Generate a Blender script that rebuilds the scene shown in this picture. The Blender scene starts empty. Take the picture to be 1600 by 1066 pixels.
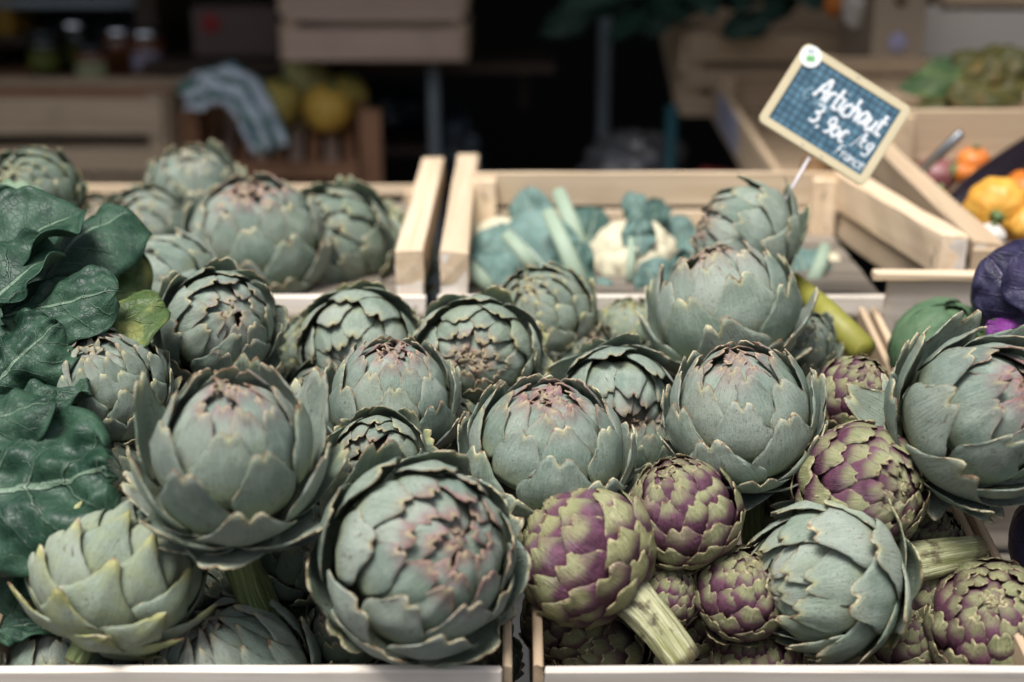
import bpy, bmesh, math, random
import numpy as np
from mathutils import Vector, Matrix, noise as mnoise

# ------------------------------------------------------------------ scene, camera, light
S = bpy.context.scene
COL = S.collection
R = math.radians
PITCH = R(18.0)
CAMZ = 1.55
F = 2100.0
cd = bpy.data.cameras.new('camera'); cam = bpy.data.objects.new('camera', cd); COL.objects.link(cam)
cam.location = (0, 0, CAMZ); cam.rotation_euler = (R(90) - PITCH, 0, 0)
cd.sensor_width = 36.0; cd.lens = F * 36.0 / 1600.0
cd.clip_start = 0.05; cd.clip_end = 200
cd.dof.use_dof = True; cd.dof.focus_distance = 1.125; cd.dof.aperture_fstop = 2.6
S.camera = cam
W = bpy.data.worlds.new('World'); S.world = W; W.use_nodes = True
wn = W.node_tree; wn.nodes.clear()
sky = wn.nodes.new('ShaderNodeTexSky'); sky.sky_type = 'NISHITA'; sky.sun_disc = False
SUN_EL, SUN_ROT = R(66), R(205)
sky.sun_elevation = SUN_EL; sky.sun_rotation = SUN_ROT; sky.air_density = 1.0; sky.dust_density = 4.0
hs = wn.nodes.new('ShaderNodeHueSaturation'); hs.inputs['Saturation'].default_value = 0.6
bg = wn.nodes.new('ShaderNodeBackground'); bg.inputs['Strength'].default_value = 0.075
wo = wn.nodes.new('ShaderNodeOutputWorld')
wn.links.new(sky.outputs[0], hs.inputs['Color']); wn.links.new(hs.outputs[0], bg.inputs[0]); wn.links.new(bg.outputs[0], wo.inputs[0])
sd = bpy.data.lights.new('sun', 'SUN'); sd.energy = 2.4; sd.angle = R(22); sd.color = (1, 0.985, 0.96)
sun = bpy.data.objects.new('sun', sd); COL.objects.link(sun)
sdir = Vector((math.sin(SUN_ROT) * math.cos(SUN_EL), math.cos(SUN_ROT) * math.cos(SUN_EL), math.sin(SUN_EL)))
sun.rotation_euler = sdir.to_track_quat('Z', 'Y').to_euler(); sun.location = sdir * 10
S.view_settings.view_transform = 'Standard'; S.view_settings.look = 'None'
S.view_settings.exposure = 0.95; S.view_settings.gamma = 1.0; S.view_settings.use_curve_mapping = False
S.render.engine = 'CYCLES'
S.cycles.max_bounces = 6; S.cycles.diffuse_bounces = 3; S.cycles.transparent_max_bounces = 6
try:
    S.cycles.use_denoising = True
except Exception:
    pass

cR = Vector((1, 0, 0)); cU = Vector((0, math.sin(PITCH), math.cos(PITCH))); cF = Vector((0, math.cos(PITCH), -math.sin(PITCH)))
CAM = Vector((0, 0, CAMZ))
def P(px, py, z):
    """the point of the place seen at this photograph pixel, z metres along the view axis"""
    return CAM + cF * z + cR * ((px - 800) / F * z) + cU * ((533 - py) / F * z)
def cdir(x, y, t):
    """direction: x right, y up in the view, t towards the viewer"""
    return (cR * x + cU * y - cF * t).normalized()

# ------------------------------------------------------------------ helpers
def tag(o, label=None, cat=None, group=None, kind=None):
    if label: o['label'] = label
    if cat: o['category'] = cat
    if group: o['group'] = group
    if kind: o['kind'] = kind
    return o
def empty(name, M, label=None, cat=None, group=None):
    o = bpy.data.objects.new(name, None); COL.objects.link(o); o.empty_display_size = 0.05
    o.matrix_world = M if isinstance(M, Matrix) else Matrix.Translation(M)
    return tag(o, label, cat, group)
def link(name, me, parent=None, M=None):
    o = bpy.data.objects.new(name, me); COL.objects.link(o)
    if parent: o.parent = parent
    if M is not None: o.matrix_basis = M
    return o
def mesh(name, vs, fs, m=None, smooth=True, uv=None):
    me = bpy.data.meshes.new(name)
    me.from_pydata([tuple(v) for v in vs], [], [tuple(f) for f in fs])
    if uv is not None:
        l = me.uv_layers.new(name='UVMap')
        idx = np.empty(len(me.loops), dtype=np.int32); me.loops.foreach_get('vertex_index', idx)
        l.data.foreach_set('uv', np.asarray(uv, dtype=np.float32)[idx].ravel())
    if smooth:
        me.polygons.foreach_set('use_smooth', [True] * len(me.polygons))
    if m: me.materials.append(m)
    me.update()
    return me
def frame(o, x, y, z):
    M = Matrix.Identity(4)
    for i, v in enumerate((x, y, z)):
        for k in range(3): M[k][i] = v[k]
    for k in range(3): M[k][3] = o[k]
    return M
def axis_frame(o, z, spin=0.0):
    z = Vector(z).normalized()
    h = Vector((0, 0, 1)) if abs(z.z) < 0.9 else Vector((0, 1, 0))
    x = h.cross(z).normalized(); y = z.cross(x)
    return frame(o, x, y, z) @ Matrix.Rotation(spin, 4, 'Z')

# ---- nodes
def mk(name):
    m = bpy.data.materials.new(name); m.use_nodes = True; nt = m.node_tree; nt.nodes.clear()
    o = nt.nodes.new('ShaderNodeOutputMaterial'); b = nt.nodes.new('ShaderNodeBsdfPrincipled')
    nt.links.new(b.outputs[0], o.inputs[0])
    return m, nt, b
def put(nt, sock, v):
    if isinstance(v, bpy.types.NodeSocket): nt.links.new(v, sock)
    elif isinstance(v, (tuple, list)) and len(v) == 3 and sock.type == 'RGBA': sock.default_value = (*v, 1)
    else: sock.default_value = v
def mth(nt, op, a, b=None, c=None, clamp=False):
    n = nt.nodes.new('ShaderNodeMath'); n.operation = op; n.use_clamp = clamp
    for i, v in enumerate((a, b, c)):
        if v is not None: put(nt, n.inputs[i], v)
    return n.outputs[0]
def mix(nt, f, a, b, mode='MIX'):
    n = nt.nodes.new('ShaderNodeMix'); n.data_type = 'RGBA'; n.blend_type = mode
    put(nt, n.inputs[0], f); put(nt, n.inputs[6], a); put(nt, n.inputs[7], b)
    return n.outputs[2]
def sst(nt, x, lo, hi, a=0.0, b=1.0):
    n = nt.nodes.new('ShaderNodeMapRange'); n.interpolation_type = 'SMOOTHSTEP'
    put(nt, n.inputs[0], x); n.inputs[1].default_value = lo; n.inputs[2].default_value = hi
    n.inputs[3].default_value = a; n.inputs[4].default_value = b
    return n.outputs[0]
def noi(nt, vec, scale, detail=3.0, rough=0.55, w=None, dist=0.0):
    n = nt.nodes.new('ShaderNodeTexNoise'); n.noise_dimensions = '4D' if w is not None else '3D'
    put(nt, n.inputs['Vector'], vec); n.inputs['Scale'].default_value = scale; n.inputs['Detail'].default_value = detail
    n.inputs['Roughness'].default_value = rough; n.inputs['Distortion'].default_value = dist
    if w is not None: put(nt, n.inputs['W'], w)
    return n.outputs['Fac']
def comb(nt, x, y, z):
    n = nt.nodes.new('ShaderNodeCombineXYZ')
    for i, v in enumerate((x, y, z)): put(nt, n.inputs[i], v)
    return n.outputs[0]
def sep(nt, v):
    n = nt.nodes.new('ShaderNodeSeparateXYZ'); put(nt, n.inputs[0], v); return n.outputs
def tex(nt): return nt.nodes.new('ShaderNodeTexCoord').outputs
def oinfo(nt): return nt.nodes.new('ShaderNodeObjectInfo').outputs
def bump(nt, b, h, strength=0.3, dist=0.002):
    n = nt.nodes.new('ShaderNodeBump'); n.inputs['Strength'].default_value = strength; n.inputs['Distance'].default_value = dist
    put(nt, n.inputs['Height'], h); nt.links.new(n.outputs[0], b.inputs['Normal'])

# ------------------------------------------------------------------ materials
def mat_plain(name, col, rough=0.6, var=0.25, scale=14, metallic=0.0, spec=0.4):
    m, nt, b = mk(name); t = tex(nt); oi = oinfo(nt)
    n = noi(nt, t['Object'], scale, 4, w=mth(nt, 'MULTIPLY', oi['Random'], 20.0))
    c = mix(nt, n, tuple(x * (1 - var) for x in col), tuple(min(1, x * (1 + var)) for x in col))
    put(nt, b.inputs['Base Color'], c); b.inputs['Roughness'].default_value = rough
    b.inputs['Metallic'].default_value = metallic; b.inputs['Specular IOR Level'].default_value = spec
    bump(nt, b, n, 0.15, 0.003)
    return m
def mat_wood(name, c1, c2, dark=(0.16, 0.10, 0.06), stain=0.35):
    """sawn timber, grain along the board's own x"""
    m, nt, b = mk(name); t = tex(nt); oi = oinfo(nt); x, y, z = sep(nt, t['Object'])
    r = mth(nt, 'MULTIPLY', oi['Random'], 37.0)
    g = comb(nt, mth(nt, 'MULTIPLY_ADD', x, 2.2, r), mth(nt, 'MULTIPLY_ADD', y, 60.0, r), mth(nt, 'MULTIPLY', z, 60.0))
    n1 = noi(nt, g, 1.0, 5, 0.6, dist=0.6)
    g2 = comb(nt, mth(nt, 'MULTIPLY_ADD', x, 8.0, r), mth(nt, 'MULTIPLY_ADD', y, 420.0, r), mth(nt, 'MULTIPLY', z, 420.0))
    n2 = noi(nt, g2, 1.0, 3, 0.6)
    n3 = noi(nt, t['Object'], 9.0, 4, 0.6, w=r)
    c = mix(nt, sst(nt, n1, 0.3, 0.75), c1, c2)
    c = mix(nt, mth(nt, 'MULTIPLY', sst(nt, n2, 0.55, 0.8), 0.35), c, dark)
    c = mix(nt, mth(nt, 'MULTIPLY', sst(nt, n3, 0.5, 0.78), stain), c, tuple(0.5 * (p + q) * 0.62 for p, q in zip(c1, dark)))
    hsn = nt.nodes.new('ShaderNodeHueSaturation')
    put(nt, hsn.inputs['Value'], sst(nt, oi['Random'], 0, 1, 0.82, 1.12)); put(nt, hsn.inputs['Color'], c)
    # a few knots
    v = nt.nodes.new('ShaderNodeTexVoronoi'); v.inputs['Scale'].default_value = 1.0
    put(nt, v.inputs['Vector'], comb(nt, mth(nt, 'MULTIPLY_ADD', x, 9.0, r), mth(nt, 'MULTIPLY_ADD', y, 22.0, r), mth(nt, 'MULTIPLY', z, 22.0)))
    k = sst(nt, v.outputs['Distance'], 0.05, 0.13, 0.75, 0.0)
    vs = sep(nt, v.outputs['Color'])
    k = mth(nt, 'MULTIPLY', k, mth(nt, 'GREATER_THAN', vs[0], 0.8))
    c = mix(nt, k, hsn.outputs[0], dark)
    put(nt, b.inputs['Base Color'], c); b.inputs['Roughness'].default_value = 0.75; b.inputs['Specular IOR Level'].default_value = 0.25
    bump(nt, b, mth(nt, 'ADD', mth(nt, 'MULTIPLY', n2, 0.5), n1), 0.35, 0.0012)
    return m
def mat_bract_green():
    m, nt, b = mk('artichoke_green'); t = tex(nt); oi = oinfo(nt); u, v, _ = sep(nt, t['UV'])
    oc = nt.nodes.new('ShaderNodeSeparateColor'); put(nt, oc.inputs[0], oi['Color']); pr, ye, da = oc.outputs[0:3]
    r = mth(nt, 'MULTIPLY', oi['Random'], 41.0)
    uu = mth(nt, 'ABSOLUTE', mth(nt, 'MULTIPLY_ADD', u, 2.0, -1.0))
    n1 = noi(nt, t['Object'], 4.5, 5, 0.62, w=r)
    n2 = noi(nt, t['Object'], 13.0, 5, 0.65, w=mth(nt, 'ADD', r, 3.0))
    st = noi(nt, comb(nt, mth(nt, 'MULTIPLY', u, 60.0), mth(nt, 'MULTIPLY', v, 2.2), r), 1.0, 5, 0.7, dist=0.2)
    fine = noi(nt, t['Object'], 75.0, 3, 0.65, w=r)
    c = mix(nt, sst(nt, n1, 0.28, 0.72), (0.155, 0.220, 0.180), (0.345, 0.400, 0.335))
    c = mix(nt, mth(nt, 'MULTIPLY', sst(nt, mth(nt, 'FRACT', mth(nt, 'MULTIPLY', oi['Random'], 7.0)), 0.45, 1.0), 0.7), c, (0.345, 0.380, 0.325))   # bloom rubbed unevenly from scale to scale
    c = mix(nt, mth(nt, 'MULTIPLY', sst(nt, mth(nt, 'FRACT', mth(nt, 'MULTIPLY', oi['Random'], 13.0)), 0.62, 1.0), 0.55), c, (0.120, 0.185, 0.150))
    c = mix(nt, mth(nt, 'MULTIPLY', sst(nt, st, 0.45, 0.72), 0.50), c, (0.43, 0.48, 0.39))
    c = mix(nt, mth(nt, 'MULTIPLY', sst(nt, st, 0.48, 0.25), 0.50), c, (0.085, 0.14, 0.105))
    c = mix(nt, mth(nt, 'MULTIPLY', ye, sst(nt, n1, 0.62, 0.3, 0.15, 0.95)), c, (0.37, 0.39, 0.17))
    c = mix(nt, sst(nt, n2, 0.58, 0.74, 0, 0.35), c, (0.30, 0.33, 0.15))
    c = mix(nt, mth(nt, 'MULTIPLY', da, 0.75), c, (0.075, 0.12, 0.075))  # da darkens deep-toned heads and paints shade on those lying low
    c = mix(nt, sst(nt, v, 0.42, 0.1, 0, 0.5), c, (0.30, 0.33, 0.17))
    pf = mth(nt, 'MULTIPLY', pr, sst(nt, mth(nt, 'MULTIPLY_ADD', n1, 0.45, v), 0.86, 1.28))
    c = mix(nt, mth(nt, 'MULTIPLY', pf, 0.95), c, mix(nt, sst(nt, n2, .4, .6), (0.22, 0.060, 0.105), (0.33, 0.17, 0.18)))
    tipf = mth(nt, 'MULTIPLY', sst(nt, mth(nt, 'MULTIPLY_ADD', st, 0.20, v), 0.93, 1.12), sst(nt, uu, 0.34, 0.03))
    c = mix(nt, mth(nt, 'MULTIPLY', tipf, mth(nt, 'MULTIPLY_ADD', ye, 1.6, 0.5), clamp=True), c, (0.52, 0.50, 0.25))
    c = mix(nt, mth(nt, 'MULTIPLY', sst(nt, mth(nt, 'MULTIPLY_ADD', n1, 0.4, v), 0.95, 1.25), mth(nt, 'MULTIPLY', ye, 2.2), clamp=True), c, (0.40, 0.40, 0.16))
    # dried rim: mostly a hairline, here and there a broad browned lip
    rn = noi(nt, t['Object'], 9.0, 4, 0.65, w=r)
    wid = sst(nt, rn, 0.50, 0.70, 0.0, 0.075)
    rm = mth(nt, 'MAXIMUM', sst(nt, mth(nt, 'ADD', uu, wid), 0.945, 0.99), sst(nt, mth(nt, 'ADD', v, mth(nt, 'MULTIPLY', wid, 0.8)), 0.972, 0.995))
    rm = mth(nt, 'MULTIPLY', rm, sst(nt, v, 0.45, 0.75))
    rc = mix(nt, sst(nt, n2, 0.42, 0.58), (0.66, 0.59, 0.38), (0.18, 0.10, 0.055))
    rc = mix(nt, mth(nt, 'MULTIPLY', pr, 0.45), rc, (0.30, 0.11, 0.11))
    c = mix(nt, mth(nt, 'MULTIPLY', rm, sst(nt, rn, 0.3, 0.55, 0.35, 0.95)), c, rc)
    # scratches, bruises, specks
    bl = noi(nt, comb(nt, mth(nt, 'MULTIPLY', u, 10.0), mth(nt, 'MULTIPLY', v, 4.0), r), 1.5, 6, 0.72, dist=0.7)
    c = mix(nt, mth(nt, 'MULTIPLY', sst(nt, bl, 0.565, 0.67, 0, 0.85), sst(nt, n1, 0.40, 0.58)), c, mix(nt, fine, (0.05, 0.04, 0.02), (0.15, 0.13, 0.06)))
    sp = noi(nt, comb(nt, mth(nt, 'MULTIPLY', u, 15.0), mth(nt, 'MULTIPLY', v, 9.0), r), 3.0, 2, 0.5)
    c = mix(nt, sst(nt, sp, 0.64, 0.70, 0, 0.8), c, (0.06, 0.045, 0.025))
    c = mix(nt, sst(nt, fine, 0.52, 0.75, 0, 0.30), c, (0.44, 0.48, 0.42))
    put(nt, b.inputs['Base Color'], c)
    put(nt, b.inputs['Roughness'], sst(nt, n1, 0.2, 0.8, 0.44, 0.60)); b.inputs['Specular IOR Level'].default_value = 0.34
    bump(nt, b, mth(nt, 'ADD', mth(nt, 'MULTIPLY', st, 1.0), mth(nt, 'ADD', mth(nt, 'MULTIPLY', fine, 0.30), mth(nt, 'MULTIPLY', n2, 0.8))), 0.5, 0.007)
    return m
def mat_bract_purple():
    m, nt, b = mk('artichoke_purple'); t = tex(nt); oi = oinfo(nt); u, v, _ = sep(nt, t['UV'])
    oc = nt.nodes.new('ShaderNodeSeparateColor'); put(nt, oc.inputs[0], oi['Color']); pr, ye, da = oc.outputs[0:3]
    r = mth(nt, 'MULTIPLY', oi['Random'], 41.0)
    us = mth(nt, 'MULTIPLY_ADD', u, 2.0, -1.0); uu = mth(nt, 'ABSOLUTE', us)
    n1 = noi(nt, t['Object'], 7.0, 5, 0.65, w=r); n2 = noi(nt, t['Object'], 20.0, 4, 0.6, w=r)
    st = noi(nt, comb(nt, mth(nt, 'MULTIPLY', u, 34.0), mth(nt, 'MULTIPLY', v, 2.4), r), 1.0, 4, 0.65)
    c = mix(nt, sst(nt, n1, 0.3, 0.7), (0.058, 0.019, 0.036), (0.155, 0.056, 0.096))
    c = mix(nt, mth(nt, 'MULTIPLY', sst(nt, st, 0.5, 0.75), 0.45), c, (0.30, 0.19, 0.23))
    d = mth(nt, 'ADD', mth(nt, 'POWER', mth(nt, 'MULTIPLY', uu, 1.0), 2.0), mth(nt, 'POWER', mth(nt, 'MULTIPLY', mth(nt, 'SUBTRACT', v, 0.88), 2.7), 2.0))
    d = mth(nt, 'ADD', d, mth(nt, 'MULTIPLY', mth(nt, 'SUBTRACT', n1, 0.5), 2.0))
    d = mth(nt, 'ADD', d, mth(nt, 'MULTIPLY', mth(nt, 'SUBTRACT', st, 0.5), 1.3))
    d = mth(nt, 'ADD', d, mth(nt, 'MULTIPLY', pr, 0.75))
    d = mth(nt, 'ADD', d, mth(nt, 'MULTIPLY', mth(nt, 'SUBTRACT', oi['Random'], 0.5), 0.9))
    g = mix(nt, sst(nt, st, 0.35, 0.7), (0.185, 0.205, 0.095), (0.40, 0.39, 0.22))
    g = mix(nt, mth(nt, 'MULTIPLY', ye, 0.8), g, (0.42, 0.38, 0.16))
    c = mix(nt, sst(nt, d, 1.6, -0.05), c, g)
    c = mix(nt, mth(nt, 'MULTIPLY', da, 0.7), c, (0.050, 0.055, 0.03))  # same darkening, painted shade for the low purple heads as well
    rn = noi(nt, t['Object'], 11.0, 3, 0.6, w=r)
    wid = sst(nt, rn, 0.45, 0.7, 0.0, 0.10)
    rm = mth(nt, 'MAXIMUM', sst(nt, mth(nt, 'ADD', uu, wid), 0.92, 0.98), sst(nt, mth(nt, 'ADD', v, mth(nt, 'MULTIPLY', wid, .8)), 0.965, 0.99))
    rm = mth(nt, 'MULTIPLY', rm, sst(nt, v, 0.5, 0.75))
    rc = mix(nt, sst(nt, n2, 0.45, 0.6), (0.50, 0.43, 0.25), (0.13, 0.065, 0.035))
    c = mix(nt, mth(nt, 'MULTIPLY', rm, 0.85), c, rc)
    bl = noi(nt, comb(nt, mth(nt, 'MULTIPLY', u, 6.0), mth(nt, 'MULTIPLY', v, 5.0), r), 1.6, 6, 0.72, dist=0.5)
    c = mix(nt, sst(nt, bl, 0.57, 0.70, 0, 0.85), c, (0.050, 0.035, 0.025))
    put(nt, b.inputs['Base Color'], c); b.inputs['Roughness'].default_value = 0.42; b.inputs['Specular IOR Level'].default_value = 0.42
    bump(nt, b, mth(nt, 'ADD', st, mth(nt, 'ADD', n1, mth(nt, 'MULTIPLY', n2, .5))), 0.5, 0.007)
    return m
def mat_stem():
    m, nt, b = mk('artichoke_stem'); t = tex(nt); oi = oinfo(nt); u, v, _ = sep(nt, t['UV'])
    oc = nt.nodes.new('ShaderNodeSeparateColor'); put(nt, oc.inputs[0], oi['Color'])
    r = mth(nt, 'MULTIPLY', oi['Random'], 41.0)
    st = noi(nt, comb(nt, mth(nt, 'MULTIPLY', u, 55.0), mth(nt, 'MULTIPLY', v, 2.0), r), 1.0, 4, 0.6)
    n1 = noi(nt, t['Object'], 6.0, 4, 0.6, w=r)
    c = mix(nt, sst(nt, st, 0.35, 0.7), (0.105, 0.15, 0.045), (0.30, 0.34, 0.15))
    c = mix(nt, oc.outputs[1], c, mix(nt, sst(nt, st, 0.35, 0.65), (0.27, 0.27, 0.10), (0.55, 0.54, 0.34)))
    c = mix(nt, sst(nt, n1, 0.55, 0.66, 0, 0.85), c, (0.075, 0.05, 0.025))
    c = mix(nt, sst(nt, mth(nt, 'MULTIPLY_ADD', n1, .3, v), 1.02, 1.12, 0, .7), c, (0.13, 0.085, 0.045))
    c = mix(nt, sst(nt, mth(nt, 'MULTIPLY_ADD', n1, -.25, v), 0.10, -.02, 0, .85), c, (0.045, 0.032, 0.025))
    put(nt, b.inputs['Base Color'], c); b.inputs['Roughness'].default_value = 0.55
    bump(nt, b, st, 0.5, 0.01)
    return m
def mat_leaf(name, c1, c2, vein, yellow=0.0, ycol=(0.30, 0.30, 0.08), rough=0.40, nv=5.0):
    m, nt, b = mk(name); t = tex(nt); oi = oinfo(nt); u, v, _ = sep(nt, t['UV'])
    r = mth(nt, 'MULTIPLY', oi['Random'], 41.0)
    us = mth(nt, 'MULTIPLY_ADD', u, 2.0, -1.0); uu = mth(nt, 'ABSOLUTE', us)
    n1 = noi(nt, comb(nt, mth(nt, 'MULTIPLY', u, 3.0), mth(nt, 'MULTIPLY', v, 4.0), r), 1.0, 5, 0.6)
    nf = noi(nt, comb(nt, mth(nt, 'MULTIPLY', u, 26.0), mth(nt, 'MULTIPLY', v, 34.0), r), 1.0, 4, 0.65)
    c = mix(nt, sst(nt, n1, 0.3, 0.7), c1, c2)
    c = mix(nt, sst(nt, nf, 0.5, 0.8, 0, 0.20), c, tuple(min(1, x * 1.7 + 0.02) for x in c2))
    if yellow: c = mix(nt, sst(nt, n1, 0.5, 0.75, 0, yellow), c, ycol)
    # midrib and forward-swept side veins, joined by a fine net
    uw = mth(nt, 'ADD', uu, mth(nt, 'MULTIPLY', mth(nt, 'SUBTRACT', n1, 0.5), 0.06))
    mid = sst(nt, mth(nt, 'SUBTRACT', uw, mth(nt, 'MULTIPLY', mth(nt, 'SUBTRACT', 1.0, v), 0.035)), 0.03, 0.008)
    ph = mth(nt, 'MULTIPLY', mth(nt, 'SUBTRACT', mth(nt, 'ADD', v, mth(nt, 'MULTIPLY', mth(nt, 'SUBTRACT', n1, 0.5), 0.14)), mth(nt, 'MULTIPLY', uu, 0.32)), nv)
    fr = mth(nt, 'ABSOLUTE', mth(nt, 'SUBTRACT', mth(nt, 'FRACT', ph), 0.5))
    sv = mth(nt, 'MULTIPLY', sst(nt, fr, 0.055, 0.015), sst(nt, uu, 0.9, 0.2))
    vo = nt.nodes.new('ShaderNodeTexVoronoi'); vo.feature = 'DISTANCE_TO_EDGE'; vo.inputs['Scale'].default_value = 1.0
    put(nt, vo.inputs['Vector'], comb(nt, mth(nt, 'MULTIPLY', u, 15.0), mth(nt, 'MULTIPLY', v, 22.0), r))
    net = sst(nt, vo.outputs['Distance'], 0.07, 0.0)
    c = mix(nt, mth(nt, 'MULTIPLY', net, 0.05), c, vein)
    c = mix(nt, mth(nt, 'MULTIPLY', sv, 0.35), c, vein)
    c = mix(nt, mth(nt, 'MULTIPLY', mid, 0.8), c, vein)
    sp = noi(nt, comb(nt, mth(nt, 'MULTIPLY', u, 12.0), mth(nt, 'MULTIPLY', v, 16.0), r), 1.0, 4, 0.7)
    c = mix(nt, sst(nt, sp, 0.68, 0.76, 0, 0.5), c, (0.09, 0.075, 0.03))
    put(nt, b.inputs['Base Color'], c)
    put(nt, b.inputs['Roughness'], sst(nt, n1, 0.2, 0.8, rough - 0.04, rough + 0.12)); b.inputs['Specular IOR Level'].default_value = 0.28
    h = mth(nt, 'ADD', mth(nt, 'MULTIPLY', mid, 1.0), mth(nt, 'ADD', mth(nt, 'MULTIPLY', sv, 0.8), mth(nt, 'ADD', mth(nt, 'MULTIPLY', nf, 0.16), mth(nt, 'MULTIPLY', net, -0.08))))
    bump(nt, b, h, 0.8, 0.004)
    return m

M = {}
M['green'] = mat_bract_green(); M['purple'] = mat_bract_purple(); M['stem'] = mat_stem()
M['heart'] = mat_plain('artichoke_heart', (0.05, 0.035, 0.03), 0.7)  # near-black core, the shade between bracts put into its colour
M['cut'] = mat_plain('cut_stem_end', (0.42, 0.38, 0.22), 0.7)
M['wood'] = mat_wood('pale_poplar', (0.62, 0.465, 0.305), (0.76, 0.61, 0.44), (0.34, 0.22, 0.13), 0.25)
M['white_wood'] = mat_wood('white_poplar', (0.71, 0.62, 0.52), (0.85, 0.785, 0.70), (0.36, 0.27, 0.20), 0.30)
M['grey_wood'] = mat_wood('weathered_board', (0.15, 0.128, 0.10), (0.25, 0.215, 0.175), (0.16, 0.12, 0.09), 0.4)  # crate insides coloured dark to deepen the shade under the heap
M['tan_wood'] = mat_wood('tan_board', (0.47, 0.345, 0.225), (0.58, 0.44, 0.295), (0.16, 0.10, 0.06), 0.3)
M['pink_wood'] = mat_wood('pinkish_board', (0.56, 0.39, 0.30), (0.68, 0.49, 0.385), (0.24, 0.14, 0.09), 0.3)
M['brown_wood'] = mat_wood('brown_board', (0.36, 0.18, 0.095), (0.48, 0.25, 0.14), (0.06, 0.03, 0.02), 0.3)
M['dark_wood'] = mat_wood('dark_board', (0.055, 0.038, 0.028), (0.085, 0.06, 0.045), (0.02, 0.014, 0.01), 0.3)
M['collard'] = mat_leaf('collard_leaf', (0.008, 0.030, 0.017), (0.040, 0.088, 0.053), (0.17, 0.245, 0.17))
M['collard_yellow'] = mat_leaf('yellowing_leaf', (0.045, 0.085, 0.025), (0.095, 0.135, 0.045), (0.24, 0.28, 0.11), 0.9)
M['caul_leaf'] = mat_leaf('cauliflower_leaf', (0.085, 0.155, 0.135), (0.17, 0.265, 0.235), (0.42, 0.50, 0.40), 0.0, rough=0.5)
M['caul_dark'] = mat_leaf('dark_cauliflower_leaf', (0.035, 0.085, 0.070), (0.085, 0.155, 0.130), (0.36, 0.44, 0.34), 0.0, rough=0.4)
M['leek'] = mat_leaf('dark_leaf', (0.010, 0.030, 0.020), (0.020, 0.050, 0.032), (0.05, 0.09, 0.06))
M['chard'] = mat_leaf('olive_leaf', (0.035, 0.040, 0.010), (0.085, 0.075, 0.020), (0.20, 0.16, 0.06), 0.9, (0.16, 0.085, 0.02))
M['chard_green'] = mat_leaf('bright_leaf', (0.020, 0.050, 0.016), (0.050, 0.088, 0.032), (0.18, 0.20, 0.10), 0.4)
M['celery'] = mat_leaf('pale_leaf', (0.16, 0.24, 0.15), (0.24, 0.33, 0.22), (0.42, 0.48, 0.34))
M['red_cabbage'] = mat_leaf('red_cabbage_leaf', (0.012, 0.013, 0.034), (0.050, 0.042, 0.095), (0.16, 0.12, 0.21), 0.0, rough=0.4)
M['magenta_leaf'] = mat_leaf('magenta_leaf', (0.10, 0.015, 0.12), (0.19, 0.035, 0.21), (0.38, 0.22, 0.42), 0.0, rough=0.4)
M['savoy'] = mat_leaf('green_cabbage_leaf', (0.065, 0.13, 0.065), (0.12, 0.195, 0.105), (0.28, 0.34, 0.2), 0.0, rough=0.5)
M['curd'] = mat_plain('cauliflower_curd', (0.60, 0.55, 0.39), 0.8, 0.12, 40)
M['stalk'] = mat_plain('pale_stalk', (0.30, 0.38, 0.28), 0.6, 0.2, 20)
M['yellow_stalk'] = mat_plain('yellow_stalk', (0.25, 0.24, 0.045), 0.5, 0.4, 40)
M['metal'] = mat_plain('grey_metal', (0.30, 0.32, 0.34), 0.4, 0.15, 30, 0.9)
M['rod'] = mat_plain('white_rod', (0.62, 0.58, 0.60), 0.4, 0.1, 30)
M['paint_pole'] = mat_plain('grey_painted_metal', (0.22, 0.25, 0.26), 0.5, 0.15, 20)
M['teal'] = mat_plain('teal_paint', (0.012, 0.07, 0.085), 0.5, 0.2, 20)

# ------------------------------------------------------------------ mesh builders
def board_mesh(L, Wd, T, m, rng, n=6, rough=0.0006, bev=0.0016, bow=0.0):
    """a sawn board, long along x, with softened arrises and slightly uneven faces"""
    b = min(bev, 0.3 * T, 0.3 * Wd)
    y, z = Wd / 2, T / 2
    prof = [(-y + b, -z), (y - b, -z), (y, -z + b), (y, z - b), (y - b, z), (-y + b, z), (-y, z - b), (-y, -z + b)]
    vs = []
    for i in range(n + 1):
        s = i / n; x = (s - 0.5) * L; dz = bow * (4 * s * (1 - s) - 0.5)
        e = 1.0 if 0 < i < n else 0.997
        for (py, pz) in prof:
            vs.append((x + (rng.uniform(-rough, rough) * 2 if i in (0, n) else 0), py * e + rng.uniform(-rough, rough), pz * e + dz + rng.uniform(-rough, rough)))
    fs = []
    for i in range(n):
        for k in range(8):
            a = i * 8 + k; c = i * 8 + (k + 1) % 8
            fs.append((a, c, c + 8, a + 8))
    fs.append(tuple(range(7, -1, -1))); fs.append(tuple(n * 8 + k for k in range(8)))
    return mesh('board', vs, fs, m, smooth=False)
def board(parent, c, l, w, L, Wd, T, m, name='plank', seed=0, **k):
    l = Vector(l).normalized(); w = Vector(w); w = (w - l * w.dot(l)).normalized()
    rng = random.Random(seed or int(abs(c[0] * 7919 + c[1] * 104729 + c[2] * 1299709) * 10) + 1)
    return link(name, board_mesh(L, Wd, T, m, rng, **k), parent, frame(c, l, w, l.cross(w)))
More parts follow.
